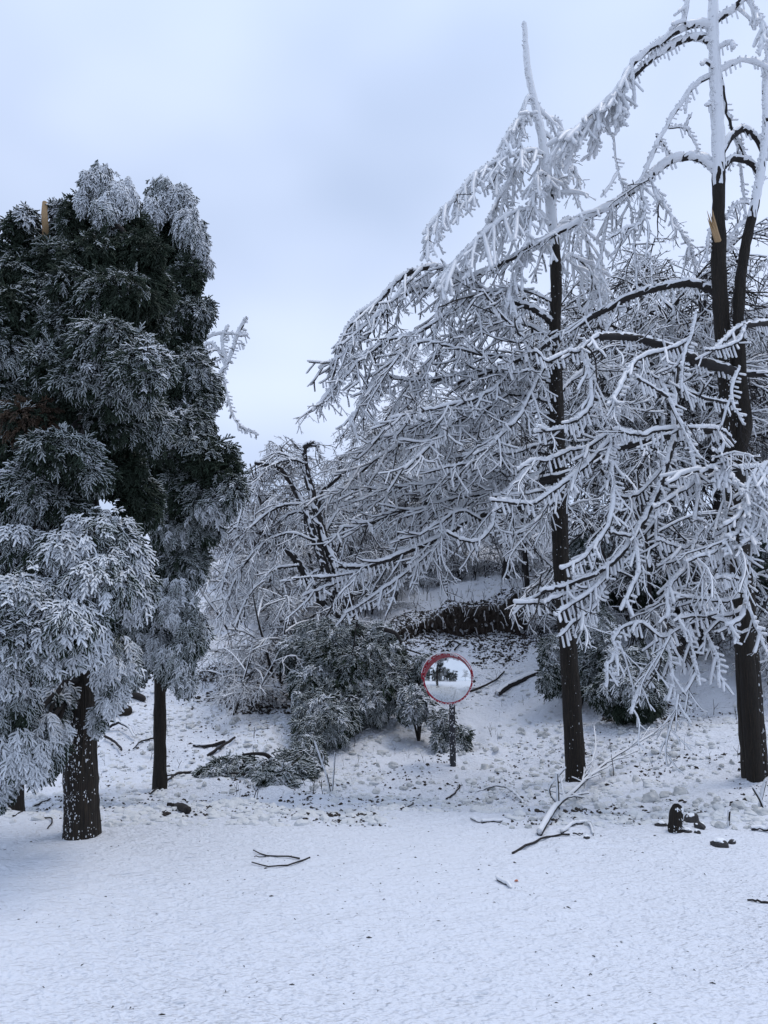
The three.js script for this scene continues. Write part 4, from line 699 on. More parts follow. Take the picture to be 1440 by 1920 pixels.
bush('frosted evergreen bush with a shadowed underside between the two trunks', [
  [1165, 1250, 26, 26, 10.9, 0.42], [1195, 1240, 30, 28, 10.9, 0.42], [1225, 1235, 26, 24, 11, 0.36], [1160, 1285, 30, 26, 10.7, 0.46], [1190, 1285, 36, 28, 10.6, 0.46], [1130, 1300, 22, 20, 10.8, 0.36], [1215, 1290, 28, 28, 10.8, 0.3], [1190, 1325, 46, 16, 10.7, 0.08],
], 831, [1190, 1345, 10.8]);
bush('small frosted evergreen bush behind the mirror pole', [
  [830, 1350, 16, 18, 11.3, 0.46], [853, 1372, 18, 16, 11.2, 0.44], [826, 1382, 12, 16, 11.2, 0.46], [850, 1398, 18, 10, 11.1, 0.4], [870, 1385, 9, 12, 11.1, 0.36],
], 841, [850, 1412, 11.2]);
bush('low drooping evergreen frond left of the round mirror', [
  [780, 1300, 22, 16, 11.6, 0.52], [786, 1325, 22, 18, 11.5, 0.5], [765, 1330, 14, 16, 11.5, 0.5], [800, 1245, 14, 20, 12.2, 0.4], [786, 1255, 12, 18, 12.3, 0.4],
], 851, [785, 1350, 11.6]);
bush('dark evergreen shrub in shade high on the slope between the trunks', [
  [1160, 1060, 50, 40, 14.5, 0.2], [1220, 1080, 50, 40, 14.4, 0.15], [1190, 1110, 60, 26, 14.2, 0.1], [1110, 1040, 40, 40, 14.8, 0.3],
], 861, [1190, 1130, 14.4]);
bush('dark evergreen shrub at the right edge of the slope', [
  [1425, 1030, 40, 40, 12.8, 0.15], [1440, 1070, 40, 26, 12.6, 0.12], [1420, 985, 30, 26, 13, 0.25],
], 871, [1435, 1085, 12.7]);
console.log('triangles', Math.round(TRI), 'copies', COPIES);

// ------------------------------------------------------------------ cut earth banks on the slope
LEDGES.forEach(([x0, x1, LD, hh, curve], n) => {
  const rng = rngOf(900 + n), pos = [], idx = [], NX = 90, NY = 12, at0 = u => { const x = lerp(x0, x1, u), D = LD + curve * Math.sin(u * 5) * 0.6 + 0.12 * N3(x * 3, 0, 5); return [x, D]; };
  const lip = [];
  for (let i = 0; i <= NX; i++) {
    const u = lerp(-0.06, 1.06, i / NX), [x, D] = at0(u), yb = H(x, -(D - 0.12)) - 0.05, yt = Math.max(yb + 0.03, H(x, -(D + 0.16)) - 0.02); lip.push(new THREE.Vector3(x, yt, -(D - 0.10)));
    for (let j = 0; j <= NY; j++) { const v = j / NY, e = Math.sin(Math.PI * Math.min(1, i / 8, (NX - i) / 8) / 2), bulge = 0.02 + 0.10 * v * v * e + 0.11 * N3(x * 6, v * 4, n) + 0.08 * N3(x * 15, v * 7, n); pos.push(x, lerp(yb, yt, v) + 0.03 * N3(x * 9, v * 3, 4), -(D - bulge)); }
    for (let j = 0; j < NY && i < NX; j++) { const a = i * (NY + 1) + j; idx.push(a, a + NY + 1, a + 1, a + 1, a + NY + 1, a + NY + 2); }
  }
  const o = thing('earth_bank', new THREE.Vector3(lip[45].x, lip[45].y, lip[45].z)), g = new THREE.BufferGeometry(); g.setAttribute('position', new THREE.Float32BufferAttribute(pos, 3)); g.setIndex(idx); g.translate(-o.position.x, -o.position.y, -o.position.z); g.computeVertexNormals();
  const m = new THREE.Mesh(g, soilMat); m.name = 'soil_face'; m.material.side = THREE.DoubleSide; o.add(m);
  const rt = new MB(), ri = new MB();
  for (let k = 0; k < 210 * (x1 - x0); k++) { const p = lip[3 + Math.floor(rng() * (lip.length - 6))].clone(); p.z += 0.06; p.y += 0.03 - (rng() < 0.55 ? rng() * hh * 0.75 : 0); const q = [p], d = new THREE.Vector3((rng() - 0.5) * 1.6, 0.1 + 0.4 * rng(), 0.5 + rng()).normalize(), l = (0.1 + 0.45 * rng() * rng()) * (hh + 0.35); for (let j = 0; j < 5; j++) { d.y -= 0.42; d.x += (rng() - 0.5) * 0.5; d.normalize(); q.push(q[j].clone().addScaledVector(d, l / 5)); } const r = q.map((_, j) => 0.0065 - 0.0009 * j); if (rng() < 0.14) coat(rt, ri, q, r, 0.012, rng, { sides: 4, iceSides: 4, full: 0 }); else rt.tube(q, r, 4, {}); }
  const cl = new MB(); for (let k = 0; k < 130 * (x1 - x0); k++) { const i = 3 + Math.floor(rng() * (NX - 6)), j = Math.floor(rng() * NY), q = (i * (NY + 1) + j) * 3, s = 0.012 + 0.045 * rng() * rng(), c = new THREE.Vector3(pos[q], pos[q + 1], pos[q + 2] + s * 0.4), d = new THREE.Vector3(rng() - 0.5, 0.3, rng() - 0.2).normalize(); (rng() < 0.15 ? ri : cl).tube([c.clone().addScaledVector(d, -s), c, c.clone().addScaledVector(d, s)], [s * 0.5, s * 0.9, s * 0.4], 5, { cap0: true, lump: 0.5, rng }); }
  cl.mesh('clod', soilMat, o, 'stuff'); rt.mesh('root', new THREE.MeshStandardMaterial({ color: new THREE.Color().setRGB(0.06, 0.05, 0.042), roughness: 0.95 }), o, 'stuff'); ri.mesh('root_frost', iceMat, o, 'stuff');
  tag(o, ['dark eroded earth bank with hanging roots under the snow, above the mirror'][n], 'earth bank');
});

// ------------------------------------------------------------------ round traffic mirror on its post
{
  const D = 10.2, foot = at(851, 1440, D); foot.y = H(foot.x, foot.z); const o = thing('traffic_mirror', foot), V = (x, y, z) => new THREE.Vector3(x, y, z);
  const red = new THREE.MeshPhysicalMaterial({ color: new THREE.Color().setRGB(0.40, 0.010, 0.03), roughness: 0.5, clearcoat: 0.2 }), steel = new THREE.MeshStandardMaterial({ color: new THREE.Color().setRGB(0.03, 0.03, 0.035), roughness: 0.6, metalness: 0.3 });
  const chrome = new THREE.MeshStandardMaterial({ color: new THREE.Color().setRGB(0.86, 0.88, 0.88), metalness: 1, roughness: 0.05 });
  const ctr = at(839.5, 1272, D), R = pxm(46, D), top = at(847, 1268, D + 0.16), mb = new MB();
  mb.tube([V(foot.x, foot.y - 0.3, foot.z - 0.12), top.clone()], [0.042, 0.040], 14, {}); const pole = mb.mesh('pole', steel, o);
  { const rng = rngOf(77), im = new THREE.InstancedMesh(flakeGeo, rimeMat, 90), M = new THREE.Matrix4(); for (let k = 0; k < 90; k++) { const f = rng() * rng() * 0.3 + rng() * 0.7, a = -0.3 + rng() * 3.6, p = V(foot.x, foot.y, foot.z - 0.12).lerp(top, f).add(V(Math.cos(a) * 0.042, 0, Math.sin(a) * 0.042)).sub(foot), s = 0.003 + 0.004 * rng(); M.makeScale(s, s * 1.6, s).setPosition(p); im.setMatrixAt(k, M); } im.name = 'snow_speck'; im.userData.kind = 'stuff'; pole.add(lights(im)); }
  const head = new THREE.Group(); head.name = 'mirror_head'; o.add(head); head.position.copy(ctr).sub(foot); head.rotation.set(-3.5 * Math.PI / 180, -13 * Math.PI / 180, 0, 'YXZ');
  const SR = 1.6, half = Math.asin(R * 0.955 / SR), cap = new THREE.SphereGeometry(SR, 64, 24, 0, Math.PI * 2, 0, half); cap.rotateX(Math.PI / 2); cap.translate(0, 0, -SR * Math.cos(half));
  const glass = new THREE.Mesh(cap, chrome); glass.name = 'mirror_glass'; head.add(glass);
  const rim = new THREE.Mesh(new THREE.TorusGeometry(R * 0.975, R * 0.038, 12, 72), red); rim.name = 'rim'; head.add(rim);
  const back = new THREE.Mesh(new THREE.SphereGeometry(R * 1.2, 40, 12, 0, Math.PI * 2, 0, 0.9).rotateX(-Math.PI / 2).translate(0, 0, R * 1.2 * Math.cos(0.9) - 0.012), red); back.name = 'back_shell'; head.add(back);
  // the visor over the upper half
  const pos = [], idx = [], NA = 60, ring = [];
  for (let i = 0; i <= NA; i++) {
    const a = lerp(0.02, 1.02, i / NA) * Math.PI, dep = 0.19 * Math.pow(Math.max(0, Math.sin(Math.PI * i / NA)), 0.55) + 0.004;
    for (const [r, z] of [[R * 1.0, -0.01], [R * 1.035, -0.01], [R * 1.045, dep], [R * 1.02, dep]]) pos.push(Math.cos(a) * r, Math.sin(a) * r, z);
    ring.push(V(Math.cos(a) * R * 1.03, Math.sin(a) * R * 1.03, dep));
    if (i < NA) for (let k = 0; k < 4; k++) { const p = i * 4 + k, q = i * 4 + (k + 1) % 4; idx.push(p, q, p + 4, q, q + 4, p + 4); }
  }
  const vg = new THREE.BufferGeometry(); vg.setAttribute('position', new THREE.Float32BufferAttribute(pos, 3)); vg.setIndex(idx); const vn = vg.toNonIndexed(); vn.computeVertexNormals();
  const red2 = red.clone(); red2.side = THREE.DoubleSide; const visor = new THREE.Mesh(vn, red2); visor.name = 'visor'; head.add(visor);
  const rng = rngOf(78), fr = new MB(); fr.tube(ring.slice(6, 56), ring.slice(6, 56).map(() => 0.0045 + 0.003 * rng()), 5, { lump: 0.5, rng }); for (let i = 20; i < 44; i += 1) { const p = ring[i].clone(); if (rng() < 0.75) fr.tube([p, p.clone().add(V(0, -0.012 - 0.022 * rng(), 0))], [0.006, 0.005], 4, {}); }
  const drip0 = new MB(), fm = new THREE.Mesh(fr.geo(), rimeMat); fm.name = 'frost'; visor.add(fm);
  for (let i = 0; i < 70; i++) { const a = rng() * 6.283, p = V(Math.cos(a) * R * 0.985, Math.sin(a) * R * 0.985, 0.010 + 0.004 * rng()), q = p.clone().add(V(-Math.sin(a) * (0.006 + 0.02 * rng()), Math.cos(a) * 0.012, 0)); drip0.tube([p, q], [0.004 + 0.003 * rng(), 0.003], 5, { cap0: true }); } const d0 = new THREE.Mesh(drip0.geo(), rimeMat); d0.name = 'rime'; d0.userData.kind = 'stuff'; rim.add(d0);
  const drip = new MB(); for (let i = 0; i < 12; i++) { const a = Math.PI * (1.3 + 0.4 * rng()), p = V(Math.cos(a) * R * 0.99, Math.sin(a) * R * 0.99 - 0.005, 0.005); drip.tube([p, p.clone().add(V(0, -0.02 - 0.03 * rng(), 0))], [0.005, 0.003], 4, {}); } const dm = new THREE.Mesh(drip.geo(), iceMat); dm.name = 'icicle'; dm.userData.kind = 'stuff'; rim.add(dm);
  const br = new THREE.Mesh(new THREE.CylinderGeometry(0.03, 0.03, 0.12, 12).rotateX(Math.PI / 2).translate(0, -0.02, -0.10), steel); br.name = 'bracket'; head.add(br);
  tag(o, 'round convex traffic mirror with red rim and visor on a dark post', 'mirror');
}

// ------------------------------------------------------------------ things lying on the snow
function fallen(label, paths, { name = 'fallen_branch', category = 'branch', ice = 0, lift = 0.01, seed = 1, mat = twigMat, arch = 0 } = {}) {
  const rng = rngOf(seed), f = onGround(paths[0][2], paths[0][3]), o = thing(name, f);
  paths.forEach((s, i) => {
    const [w0, w1, ...xy] = s, n = xy.length / 2, pts = []; for (let k = 0; k < n; k++) { const p = onGround(xy[2 * k], xy[2 * k + 1], lift + arch * Math.sin(Math.PI * k / (n - 1))); pts.push(p); }
    const L = pathLen(pts), q = spline(pts, Math.max(6, Math.round(L / 0.06))), d = q[0].distanceTo(camera.position); for (const p of q) { p.x += (rng() - 0.5) * 0.012; p.y += (rng() - 0.5) * 0.012; }
    const r = q.map((_, k) => Math.max(0.003, pxm(lerp(w0, w1, k / (q.length - 1)) * (name === 'log' ? 1 : 0.66), d) / 2)), mb = new MB(), im = new MB();
    if (ice) coat(mb, im, q, r, ice, rng, { sides: 7, iceSides: 6, full: 0 }); else mb.tube(q, r, 7, { cap0: true });
    const b = mb.mesh(i ? 'side_branch' : 'stem', mat, o); im.mesh('ice_coat', iceMat, b);
  });
  return tag(o, label, category);
}
fallen('thin dark forked twig lying on the open snow, upper of the pair', [[4.5, 3, 561, 1612, 540, 1609, 500, 1606, 475, 1598], [3, 2, 505, 1606, 477, 1610]], { seed: 2 });
fallen('thin dark curved twig lying on the open snow, lower of the pair', [[4.5, 3, 580, 1609, 560, 1618, 530, 1626, 500, 1626, 471, 1621]], { seed: 3 });
fallen('long thin dark stick on the snow in front of the big fallen iced branch', [[7, 5, 960, 1602, 990, 1588, 1020, 1574, 1066, 1567], [4, 3, 1075, 1566, 1092, 1565]], { seed: 4 });
fallen('grey peeling curl of bark on the open snow', [[9, 7, 932, 1650, 942, 1656, 956, 1664]], { seed: 5, ice: 0.012 });
fallen('dark twig at the right edge of the open snow', [[6, 4, 1440, 1694, 1422, 1693, 1404, 1689]], { seed: 6 });
{
  const rng = rngOf(41), f = onGround(1015, 1566), o = thing('fallen_branch', f);
  const P = (x, y, D, up) => { const p = onGround(x, y); p.y += up; return p; };
  const main = spline([P(1012, 1568, 0, 0.02), P(1040, 1535, 0, 0.07), P(1075, 1505, 0, 0.10), P(1110, 1478, 0, 0.14), P(1150, 1448, 0, 0.16), P(1190, 1430, 0, 0.2), P(1240, 1402, 0, 0.22)], 40), r = main.map((_, k) => lerp(0.020, 0.006, k / 40));
  const bk = new MB(), ic = new MB(), t = treeParts(); coat(bk, ic, main, r, 0.013, rng, { sides: 8, iceSides: 8, full: 0.15 }); shoots(t, main, r, rng, { sp: [0.26, 0.2], len: [0.6, 0.22], from: 0.35, ang: [0.2, 0.6], roll: 0.9, dip: -0.1, curl: 0.0, jit: 0.1, step: 0.08, r: [0.009, 0.007], ice: [0.012, 0.01], sides: 4, iceSides: 5, hang: 0, full: 0.1 });
  const sideA = spline([P(1108, 1478, 0, 0.14), P(1112, 1440, 0, 0.10), P(1118, 1415, 0, 0.1), P(1115, 1380, 0, 0.12)], 12), sb = new MB(), si = new MB(); coat(sb, si, sideA, sideA.map((_, k) => lerp(0.009, 0.006, k / 12)), 0.012, rng, { full: 0.3 });
  const b = bk.mesh('stem', twigMat, o); ic.mesh('ice_coat', iceMat, b); const s = sb.mesh('side_branch', twigMat, o); si.mesh('ice_coat', iceMat, s); t.tw.mesh('twig', twigMat, o, 'stuff'); t.ti.mesh('twig_ice', iceMat, o, 'stuff');
  tag(o, 'big fallen branch crusted with ice, propped up the slope beside the middle trunk', 'branch');
}
fallen('bare curved branch arching out of the snow left of the fallen iced branch', [[6, 4, 982, 1507, 960, 1492, 930, 1483, 893, 1486]], { seed: 7, ice: 0.008, arch: 0.05 });
fallen('short stick lying in the snow below the curved branch', [[6, 4, 884, 1537, 900, 1543], [7, 5, 902, 1544, 925, 1541, 942, 1543]], { seed: 8, ice: 0.008 });
fallen('dark knobbly stick in the snow above the right end of the mirror post base', [[5, 4, 838, 1500, 850, 1492, 862, 1478]], { seed: 9 });
fallen('slim dark twig sticking from the snow below the mirror', [[5, 3, 752, 1520, 775, 1508, 788, 1490]], { seed: 10 });
fallen('weathered pale edged log jutting from behind the thick conifer', [[22, 20, 190, 1348, 215, 1343, 240, 1340]], { name: 'log', category: 'log', seed: 12, lift: 0.06, mat: barkMat });
fallen('short dark log end in the snow far behind the thick conifer', [[13, 12, 238, 1304, 252, 1308, 269, 1315]], { name: 'log', category: 'log', seed: 13, lift: 0.04 });
fallen('curved dark bough over a hollow right of the thick conifer trunk', [[10, 6, 200, 1372, 220, 1370, 240, 1378, 252, 1388]], { seed: 14, lift: 0.05, ice: 0.01, arch: 0.08 });
fallen('dark bent branch hanging low beside the thick conifer trunk', [[7, 5, 196, 1388, 214, 1398, 228, 1414]], { seed: 15, lift: 0.06 });
fallen('dark slanting pole on the slope between the slim conifer and the fallen bough', [[9, 7, 389, 1422, 415, 1405, 440, 1388]], { seed: 16, lift: 0.04 });
fallen('dark stub of wood behind the slanting pole', [[8, 12, 362, 1400, 390, 1402, 420, 1394]], { seed: 17, lift: 0.03, ice: 0.006 });
fallen('long dark forked branch lying between the slim conifer and the fallen bough', [[9, 4, 400, 1446, 370, 1454, 340, 1455, 318, 1466, 283, 1494], [5, 4, 345, 1455, 310, 1462]], { seed: 18, lift: 0.04 });
fallen('thin arched stem on the snow left of the slim conifer trunk', [[5, 3, 288, 1388, 265, 1394, 250, 1408]], { seed: 19, lift: 0.03 });
fallen('thin bent reed lying left of the thick conifer trunk', [[4, 3, 62, 1534, 92, 1536, 98, 1545, 88, 1555]], { seed: 20 });
fallen('dark twigs in the snow left of the thick conifer trunk', [[5, 4, 55, 1520, 75, 1508, 95, 1500], [4, 3, 25, 1532, 42, 1524]], { seed: 21 });
fallen('dark broken log lump half buried just in front of the hollow', [[15, 13, 333, 1519, 345, 1523, 353, 1526], [6, 6, 314, 1514, 330, 1515]], { name: 'log', category: 'log', seed: 22, lift: 0.03 });
fallen('dark stick at the right edge of the slope near the stump', [[10, 8, 1410, 1557, 1425, 1558, 1445, 1561]], { seed: 23, lift: 0.02, ice: 0.005 });
fallen('grey iced stick bent over the snow left of the stump', [[7, 6, 1054, 1545 + 20, 1075, 1548, 1098, 1545], [5, 4, 1098, 1545, 1108, 1550, 1112, 1564]].map(s => s), { seed: 24, ice: 0.012 });
fallen('dark branch half covered by snow up the slope right of the mirror', [[7, 4, 882, 1300, 900, 1292, 930, 1278, 945, 1262]], { seed: 25, lift: 0.03 });
fallen('thick dark half buried log on the slope right of the mirror', [[11, 15, 932, 1304, 955, 1288, 980, 1276, 1014, 1263]], { name: 'log', category: 'log', seed: 33, lift: 0.02, ice: 0.012 });
fallen('pair of dark sticks just above the mirror', [[6, 4, 835, 1216, 850, 1206, 864, 1212], [5, 4, 852, 1222, 862, 1212]], { seed: 26, lift: 0.04 });
fallen('dark arched branch between the frosted bush and the mirror', [[6, 4, 792, 1284, 775, 1275, 755, 1276], [5, 3, 790, 1235, 770, 1232, 745, 1222, 735, 1212]], { seed: 27, lift: 0.08, arch: 0.05 });
{ // sticks that stand in the snow
  const stand = (label, list, seed, ice) => { const rng = rngOf(seed), f = onGround(list[0][2], list[0][3]), D = -f.z, o = thing('sapling', f); list.forEach((s, i) => { const [w0, w1, ...xy] = s, pts = []; for (let k = 0; k < xy.length; k += 2) pts.push(at(xy[k], xy[k + 1], D - 0.02 * k)); pts[0].y -= 0.05; const q = spline(pts, 10), mb = new MB(), im = new MB(); coat(mb, im, q, q.map((_, k) => pxm(lerp(w0, w1, k / 10), D) / 2), ice, rng, { sides: 5, iceSides: 5, full: 0.5 }); const b = mb.mesh(i ? 'side_branch' : 'stem', twigMat, o); im.mesh('ice_coat', iceMat, b); }); return tag(o, label, 'sapling'); };
  stand('thin iced forked sapling stem rising in front of the hollow', [[4, 3, 621, 1488, 614, 1460, 602, 1425, 590, 1390], [3, 2, 622, 1485, 626, 1450, 628, 1412], [3, 2, 604, 1430, 608, 1418, 604, 1408]], 51, 0.008);
  stand('straight speckled stub sapling left of the middle trunk foot', [[6, 5, 1046, 1522, 1046, 1490, 1044, 1452], [4, 3, 1046, 1498, 1030, 1480, 1060, 1440]], 52, 0.007);
  stand('tiny iced stem with a knob right of the stump', [[4, 4, 1366, 1548, 1367, 1535, 1368, 1522]], 53, 0.008);
  stand('white iced spindly sapling at the right edge below the forked trunk', [[5, 4, 1438, 1520, 1425, 1500, 1412, 1478], [5, 4, 1424, 1500, 1432, 1480, 1436, 1465]], 54, 0.012);
}
function lumpGeo(seed, sq = 0.6, det = 2) { const g = new THREE.IcosahedronGeometry(1, det), p = g.attributes.position; for (let k = 0; k < p.count; k++) { const x = p.getX(k), y = p.getY(k), z = p.getZ(k), s = 1 + 0.38 * N3(x * 1.3 + seed * 7, y * 1.3, z * 1.3) + 0.16 * N3(x * 3.4, y * 3.4 + seed * 3, z * 3.4); p.setXYZ(k, x * s, y * s * sq, z * s); } g.computeVertexNormals(); return g; }
const LUMPS = [1, 2, 3, 4, 5, 6].map(s => lumpGeo(s, 0.5 + 0.08 * s));
{ // stump with a huddle of dark stones
  const f = onGround(1268, 1560), D = -f.z, o = thing('tree_stump', f), mb = new MB(), rng = rngOf(61), pts = [at(1266, 1566, D), at(1267, 1545, D), at(1268, 1525, D), at(1270, 1513, D)], w = [14, 13, 12.5, 9].map(v => pxm(v, D)), q = spline(pts, 9);
  mb.tube(q, q.map((_, k) => lerp(w[Math.floor(k / 3)], w[Math.min(3, Math.floor(k / 3) + 1)], (k % 3) / 3)), 16, { uvs: 2, lump: 0.14, rng }); const m = mb.mesh('stump_wood', barkMat, o);
  const im = new THREE.InstancedMesh(flakeGeo, rimeMat, 420), M = new THREE.Matrix4(); for (let k = 0; k < 420; k++) { const t = Math.pow(rng(), 0.6), a = rng() * 6.283, c = pts[0].clone().lerp(pts[3], t), r = lerp(w[0], w[3], t) * 1.02, s = 0.0022 + 0.0042 * rng() * (0.4 + 0.6 * t); M.makeScale(s, s * 1.3, s).setPosition(c.x + Math.cos(a) * r - f.x, c.y - f.y, c.z + Math.sin(a) * r - f.z); im.setMatrixAt(k, M); } im.name = 'snow_speck'; im.userData.kind = 'stuff'; m.add(lights(im));
  tag(o, 'short snow flecked tree stump standing on the road verge', 'stump');
  const stone = new THREE.MeshStandardMaterial({ color: new THREE.Color().setRGB(0.035, 0.033, 0.033), roughness: 0.9 });
  for (const [x, y, s, l] of [[1297, 1540, 16, 'dark snow topped stone leaning on the stump'], [1312, 1551, 11, 'small dark stone right of the stump'], [1288, 1560, 9, 'small dark stone at the foot of the stump'], [1308, 1562, 7, 'dark pebble in the snow below the stump stones'], [1350, 1586, 15, 'dark wet stone on its own below the stump'], [1372, 1581, 8, 'flat dark stone beside the lone wet stone'], [1240, 1548, 10, 'long dark stone left of the stump'], [1100, 1571, 6, 'dark knot of wood at the end of the long stick']]) {
    const p = onGround(x, y), d = -p.z, r = pxm(s, d), t = thing('stone', p), b = new THREE.Mesh(LUMPS[Math.floor(rng() * 6)], stone), c = new THREE.Mesh(LUMPS[Math.floor(rng() * 6)], rimeMat); b.name = 'rock'; c.name = 'snow_cap'; b.scale.set(r, r * 0.9, r * 0.8); b.rotation.y = rng() * 6; c.scale.set(r * 0.75, r * 0.35, r * 0.6); c.position.set(r * 0.05, r * 0.55, -r * 0.12); c.rotation.y = rng() * 6; t.add(b, c); tag(t, l, 'stone');
  }
}
{ // lumps of fallen ice
  const rng = rngOf(71); let made = 0, tries = 0;
  const big = [[1220, 1503, 24, 'broad rounded ice lump, largest one above and left of the stump'], [1245, 1493, 15, 'ice lump against the right side of the broad one'], [1384, 1512, 16, 'square edged grey ice block between the stump and the forked trunk'], [1425, 1526, 17, 'flat ice lump near the right edge beside the square block'], [1277, 1490, 18, 'long grey ice lump just above the stump'], [1232, 1520, 12, 'flat oval ice lump left of the stump']];
  const put = (x, y, s, label, group) => { const p = onGround(x, y), d = -p.z, r = pxm(s, d) * 0.9, m = new THREE.Mesh(LUMPS[Math.floor(rng() * 6)], lumpMat); m.name = numbered('ice_lump'); m.position.copy(p); m.position.y += r * 0.12; m.scale.set(r, r * (0.6 + 0.45 * rng()), r * (0.55 + 0.35 * rng())); m.rotation.y = rng() * 6.283; scene.add(m); tag(m, label, 'ice lump', group); TRI += 320; };
  for (const [x, y, s, l] of big) put(x, y, s, l);
  while (made < 285 && tries++ < 9000) {
    const left = rng() < 0.36, x = left ? 190 + rng() * 700 : 860 + rng() * 580, y = left ? 1330 + rng() * 165 : 1370 + rng() * 190; if (x > 1055 && x < 1110 && y < 1500) continue; if (x < 330 && y > 1420) continue; if (x > 550 && x < 680 && y < 1400) continue;
    if (N3(x * 0.011, y * 0.02, 3) < -0.2) continue;
    put(x, y, 4.5 + 6.5 * rng() * rng() + (y - 1330) * 0.008, 'small rounded grey ice lump lying in the trampled snow of the slope', 'ice lumps shed from the branches onto the slope'); made++;
  }
}
function scatter(name, label, geo, mat, count, seed, pick, size, { flat = 0.5, kind = 'stuff', colour = null, sink = 0 } = {}) {
  const rng = rngOf(seed), im = new THREE.InstancedMesh(geo, mat, count), M = new THREE.Matrix4(), E = new THREE.Euler(), q = new THREE.Quaternion(); let n = 0, t = 0;
  while (n < count && t++ < count * 30) { const c = pick(rng); if (!c) continue; const [x, z] = c, s = size * (0.4 + 1.2 * rng() * rng()) * (c[2] ?? 1); E.set((rng() - 0.5) * flat, rng() * 6.283, (rng() - 0.5) * flat); q.setFromEuler(E); M.compose(new THREE.Vector3(x, H(x, z) - sink * s, z), q, new THREE.Vector3(s * (0.7 + 0.6 * rng()), s * (0.6 + 0.6 * rng()), s * (0.7 + 0.6 * rng()))); im.setMatrixAt(n++, M); }
  im.count = n; im.name = name; scene.add(lights(im)); tag(im, label, name.replace('_', ' '), null, kind); COPIES += n;
}
{
  const small = [lumpGeo(11, 0.55, 1), lumpGeo(12, 0.7, 1)];
  const patch = (x, z, s = 1) => fbm(x * 0.7 * s + 5, 2.5, z * 0.7 * s, 3);
  const slopeAt = (rng, thr, sc) => { const D = 5.8 + 14.6 * Math.pow(rng(), 1.1), x = (rng() * 2 - 1) * D * 0.56; return patch(x, -D, sc) > thr + 0.25 * (rng() - 0.5) ? [x, -D] : null; };
  const crumbMat = new THREE.MeshStandardMaterial({ color: new THREE.Color().setRGB(0.60, 0.615, 0.62), roughness: 0.7 });
  scatter('ice_crumbs', 'crumbs of ice and crusted snow strewn over the snowy slope', small[1], crumbMat, 10500, 301, r => slopeAt(r, -0.10, 1), 0.036);
  // curled dead leaves and bits of bark
  const lg = (() => { const mb = new MB(), V = (x, y, z) => new THREE.Vector3(x, y, z); mb.tube([V(-0.5, 0.1, 0), V(-0.15, 0.3, 0.1), V(0.2, 0.28, -0.05), V(0.5, 0.12, 0.05)], [0.08, 0.26, 0.3, 0.08], 5, { cap0: true }); mb.tube([V(0.1, 0.1, -0.2), V(0.2, 0.2, -0.5), V(0.4, 0.1, -0.8)], [0.15, 0.13, 0.06], 4, {}); return mb.geo(); })();
  scatter('leaf_litter', 'dark dead leaves and bark bits showing through the snow of the slope', lg, leafMat, 8000, 302, r => { const c = slopeAt(r, 0.07, 1.6); return c && [c[0], c[1], 0.5 + 0.6 * r()]; }, 0.037, { flat: 0.9, sink: 0.05 });
  scatter('leaf_litter', 'thick dark leaf litter below and above the eroded earth bank', lg, leafMat, 5600, 303, r => { const x = 0.1 + 3.9 * r(), D = 13.2 + 3.6 * r(); return patch(x, -D, 2) > -0.25 + 0.5 * Math.abs(15.4 - D) / 1.6 - 0.2 * r() ? [x, -D] : null; }, 0.045, { flat: 1.1 });
  scatter('leaf_litter', 'dark ground plants in the hollow left of the frosted bush', lg, leafMat, 900, 304, r => { const p = onGround(360 + 200 * r(), 1230 + 110 * r()); return patch(p.x, p.z, 3) > -0.05 ? [p.x, p.z] : null; }, 0.06, { flat: 1.2 });
  scatter('leaf_litter', 'dark wet leaves under the bush between the two trunks', lg, leafMat, 700, 305, r => { const p = onGround(1130 + 200 * r() * r(), 1300 + 55 * r()); return [p.x, p.z]; }, 0.05, { flat: 1.2 });
  const bit = (() => { const mb = new MB(), V = (x, y, z) => new THREE.Vector3(x, y, z); mb.tube([V(-0.5, 0.05, 0), V(0, 0.14, 0.06), V(0.5, 0.04, -0.03)], [0.06, 0.16, 0.05], 4, { cap0: true }); return mb.geo(); })();
  scatter('bark_crumbs', 'tiny dark bark and needle crumbs on the smooth snow of the road', bit, leafMat, 800, 306, r => { const D = 2.2 + 5 * Math.pow(r(), 1.4), x = (r() * 2 - 1) * D * 0.56; return patch(x, -D, 3) > 0.05 - 0.35 * r() * r() ? [x, -D] : null; }, 0.017, { flat: 0.25 });
  // thin dry stems
  const st = (() => { const mb = new MB(), V = (x, y, z) => new THREE.Vector3(x, y, z); mb.tube([V(0, -0.1, 0), V(0.05, 0.4, 0.02), V(0.2, 1, 0.05)], [0.02, 0.016, 0.01], 4, {}); mb.tube([V(0.05, 0.4, 0.02), V(-0.1, 0.7, 0.1), V(-0.12, 0.85, 0.1)], [0.014, 0.012, 0.008], 4, {}); return mb.geo(); })();
  scatter('dry_stems', 'thin dry stems poking out of the snow on the slope', st, twigMat, 380, 308, r => { const c = slopeAt(r, 0.1, 1.2); return c && c[1] < -8.5 ? c : null; }, 0.17, { flat: 0.7 });
  scatter('dry_stems', 'thin bare saplings and stems on the snow shelf above the earth bank', st, twigMat, 190, 309, r => { const D = 15.8 + 6 * r(); return [(-0.09 + 0.28 * r()) * D, -D]; }, 0.42, { flat: 0.8 });
  const leaf = new THREE.Mesh(lg, new THREE.MeshStandardMaterial({ color: new THREE.Color().setRGB(0.45, 0.17, 0.10), roughness: 0.9 })); leaf.name = numbered('fallen_leaf'); leaf.position.copy(onGround(968, 1653)); leaf.scale.setScalar(0.022); scene.add(leaf); tag(leaf, 'small reddish leaf beside the curl of bark on the open snow', 'leaf');
}
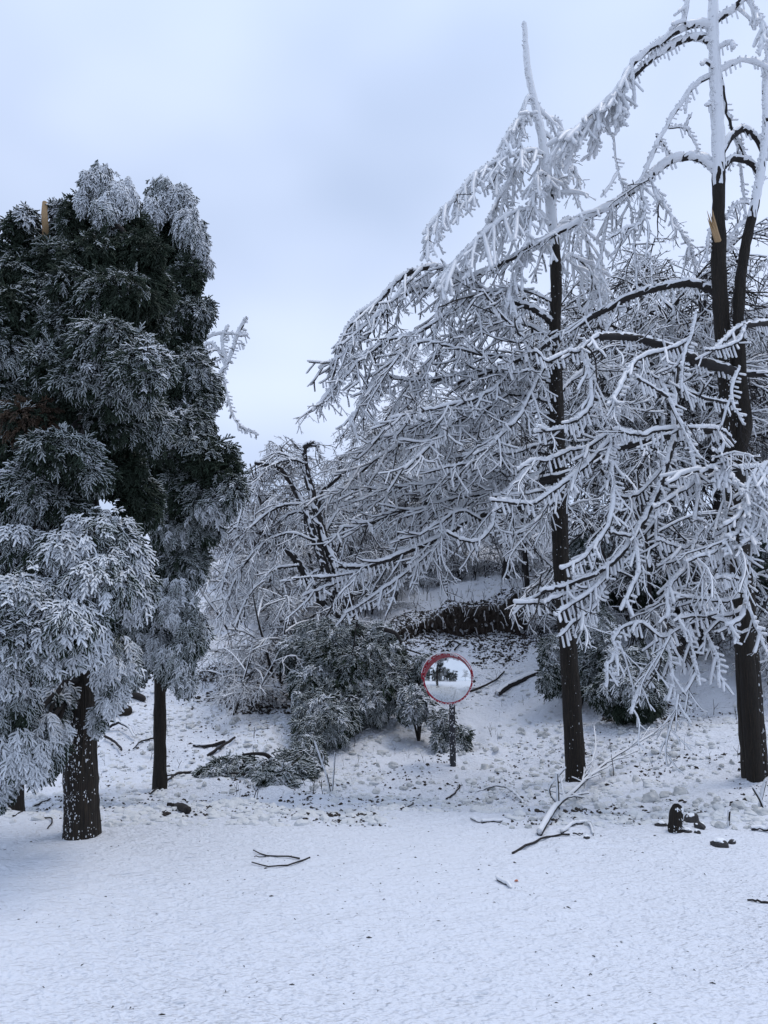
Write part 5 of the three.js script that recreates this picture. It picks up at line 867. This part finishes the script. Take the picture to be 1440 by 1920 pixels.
// ------------------------------------------------------------------ the wood across the road, which the mirror shows
{
  const src = scene.children.filter(c => c.name === 'conifer' || c.name === 'conifer_001'), iced = scene.children.filter(c => c.name === 'iced_tree' || c.name === 'iced_tree_001');
  [[-7.6, 14, 0.4, 1.6], [-12, 12, 2.1, 1.9], [-10, 17, 4.0, 2.0], [-15, 16, 1.0, 2.1], [-5.6, 19, 5.1, 1.7], [-19, 12, 3.3, 2.1], [-9, 15, 1.5, 1.7], [-8, 22, 2.8, 2.0], [-13, 8, 0.9, 1.7], [-16, 9, 2.5, 1.9], [-14, 13.5, 3.7, 2.0], [-18, 6, 5.3, 1.9]].forEach(([x, z, t, s], i) => { const o = src[0].clone(); o.name = numbered('conifer'); scene.add(o); o.position.set(x, H(x, z) - 1.7 * s, z); o.rotation.y = t; o.scale.setScalar(s); o.userData.label = ['nearest dark conifer of the wood across the road, reflected in the round mirror', 'dark conifer far left across the road, reflected in the round mirror', 'tall conifer in the middle of the reflected wood', 'tall conifer at the back of the reflected wood', 'conifer nearest the gap of sky in the reflected wood', 'conifer at the outer edge of the reflected wood', 'conifer close behind the nearest reflected one', 'conifer in the heart of the reflected wood', 'conifer beside the road at the left rim of the mirror', 'conifer second from the left rim of the mirror', 'tall conifer behind the left half of the reflected wood', 'conifer farthest left beyond the mirror rim'][i]; });
  [[3.5, 24, 1.2, 1.3], [7.5, 21, 0.2, 1.3], [11, 18, 3.4, 1.3], [-1, 27, 2.2, 1.2], [14, 24, 4.4, 1.5]].forEach(([x, z, t, s], i) => { const o = iced[i % 2].clone(); o.name = numbered('iced_tree'); scene.add(o); o.position.set(x, H(x, z), z); o.rotation.y = t; o.scale.setScalar(s); delete o.userData.group; o.userData.label = ['pale iced tree right of the sky gap in the mirror', 'pale iced tree in the middle of the mirror right half', 'pale iced tree nearest the road at the mirror right edge', 'pale iced tree under the sky gap in the mirror', 'farthest pale iced tree at the right of the reflection'][i]; });
}
console.log('triangles', Math.round(TRI), 'copies', COPIES);
renderer.render(scene, camera);
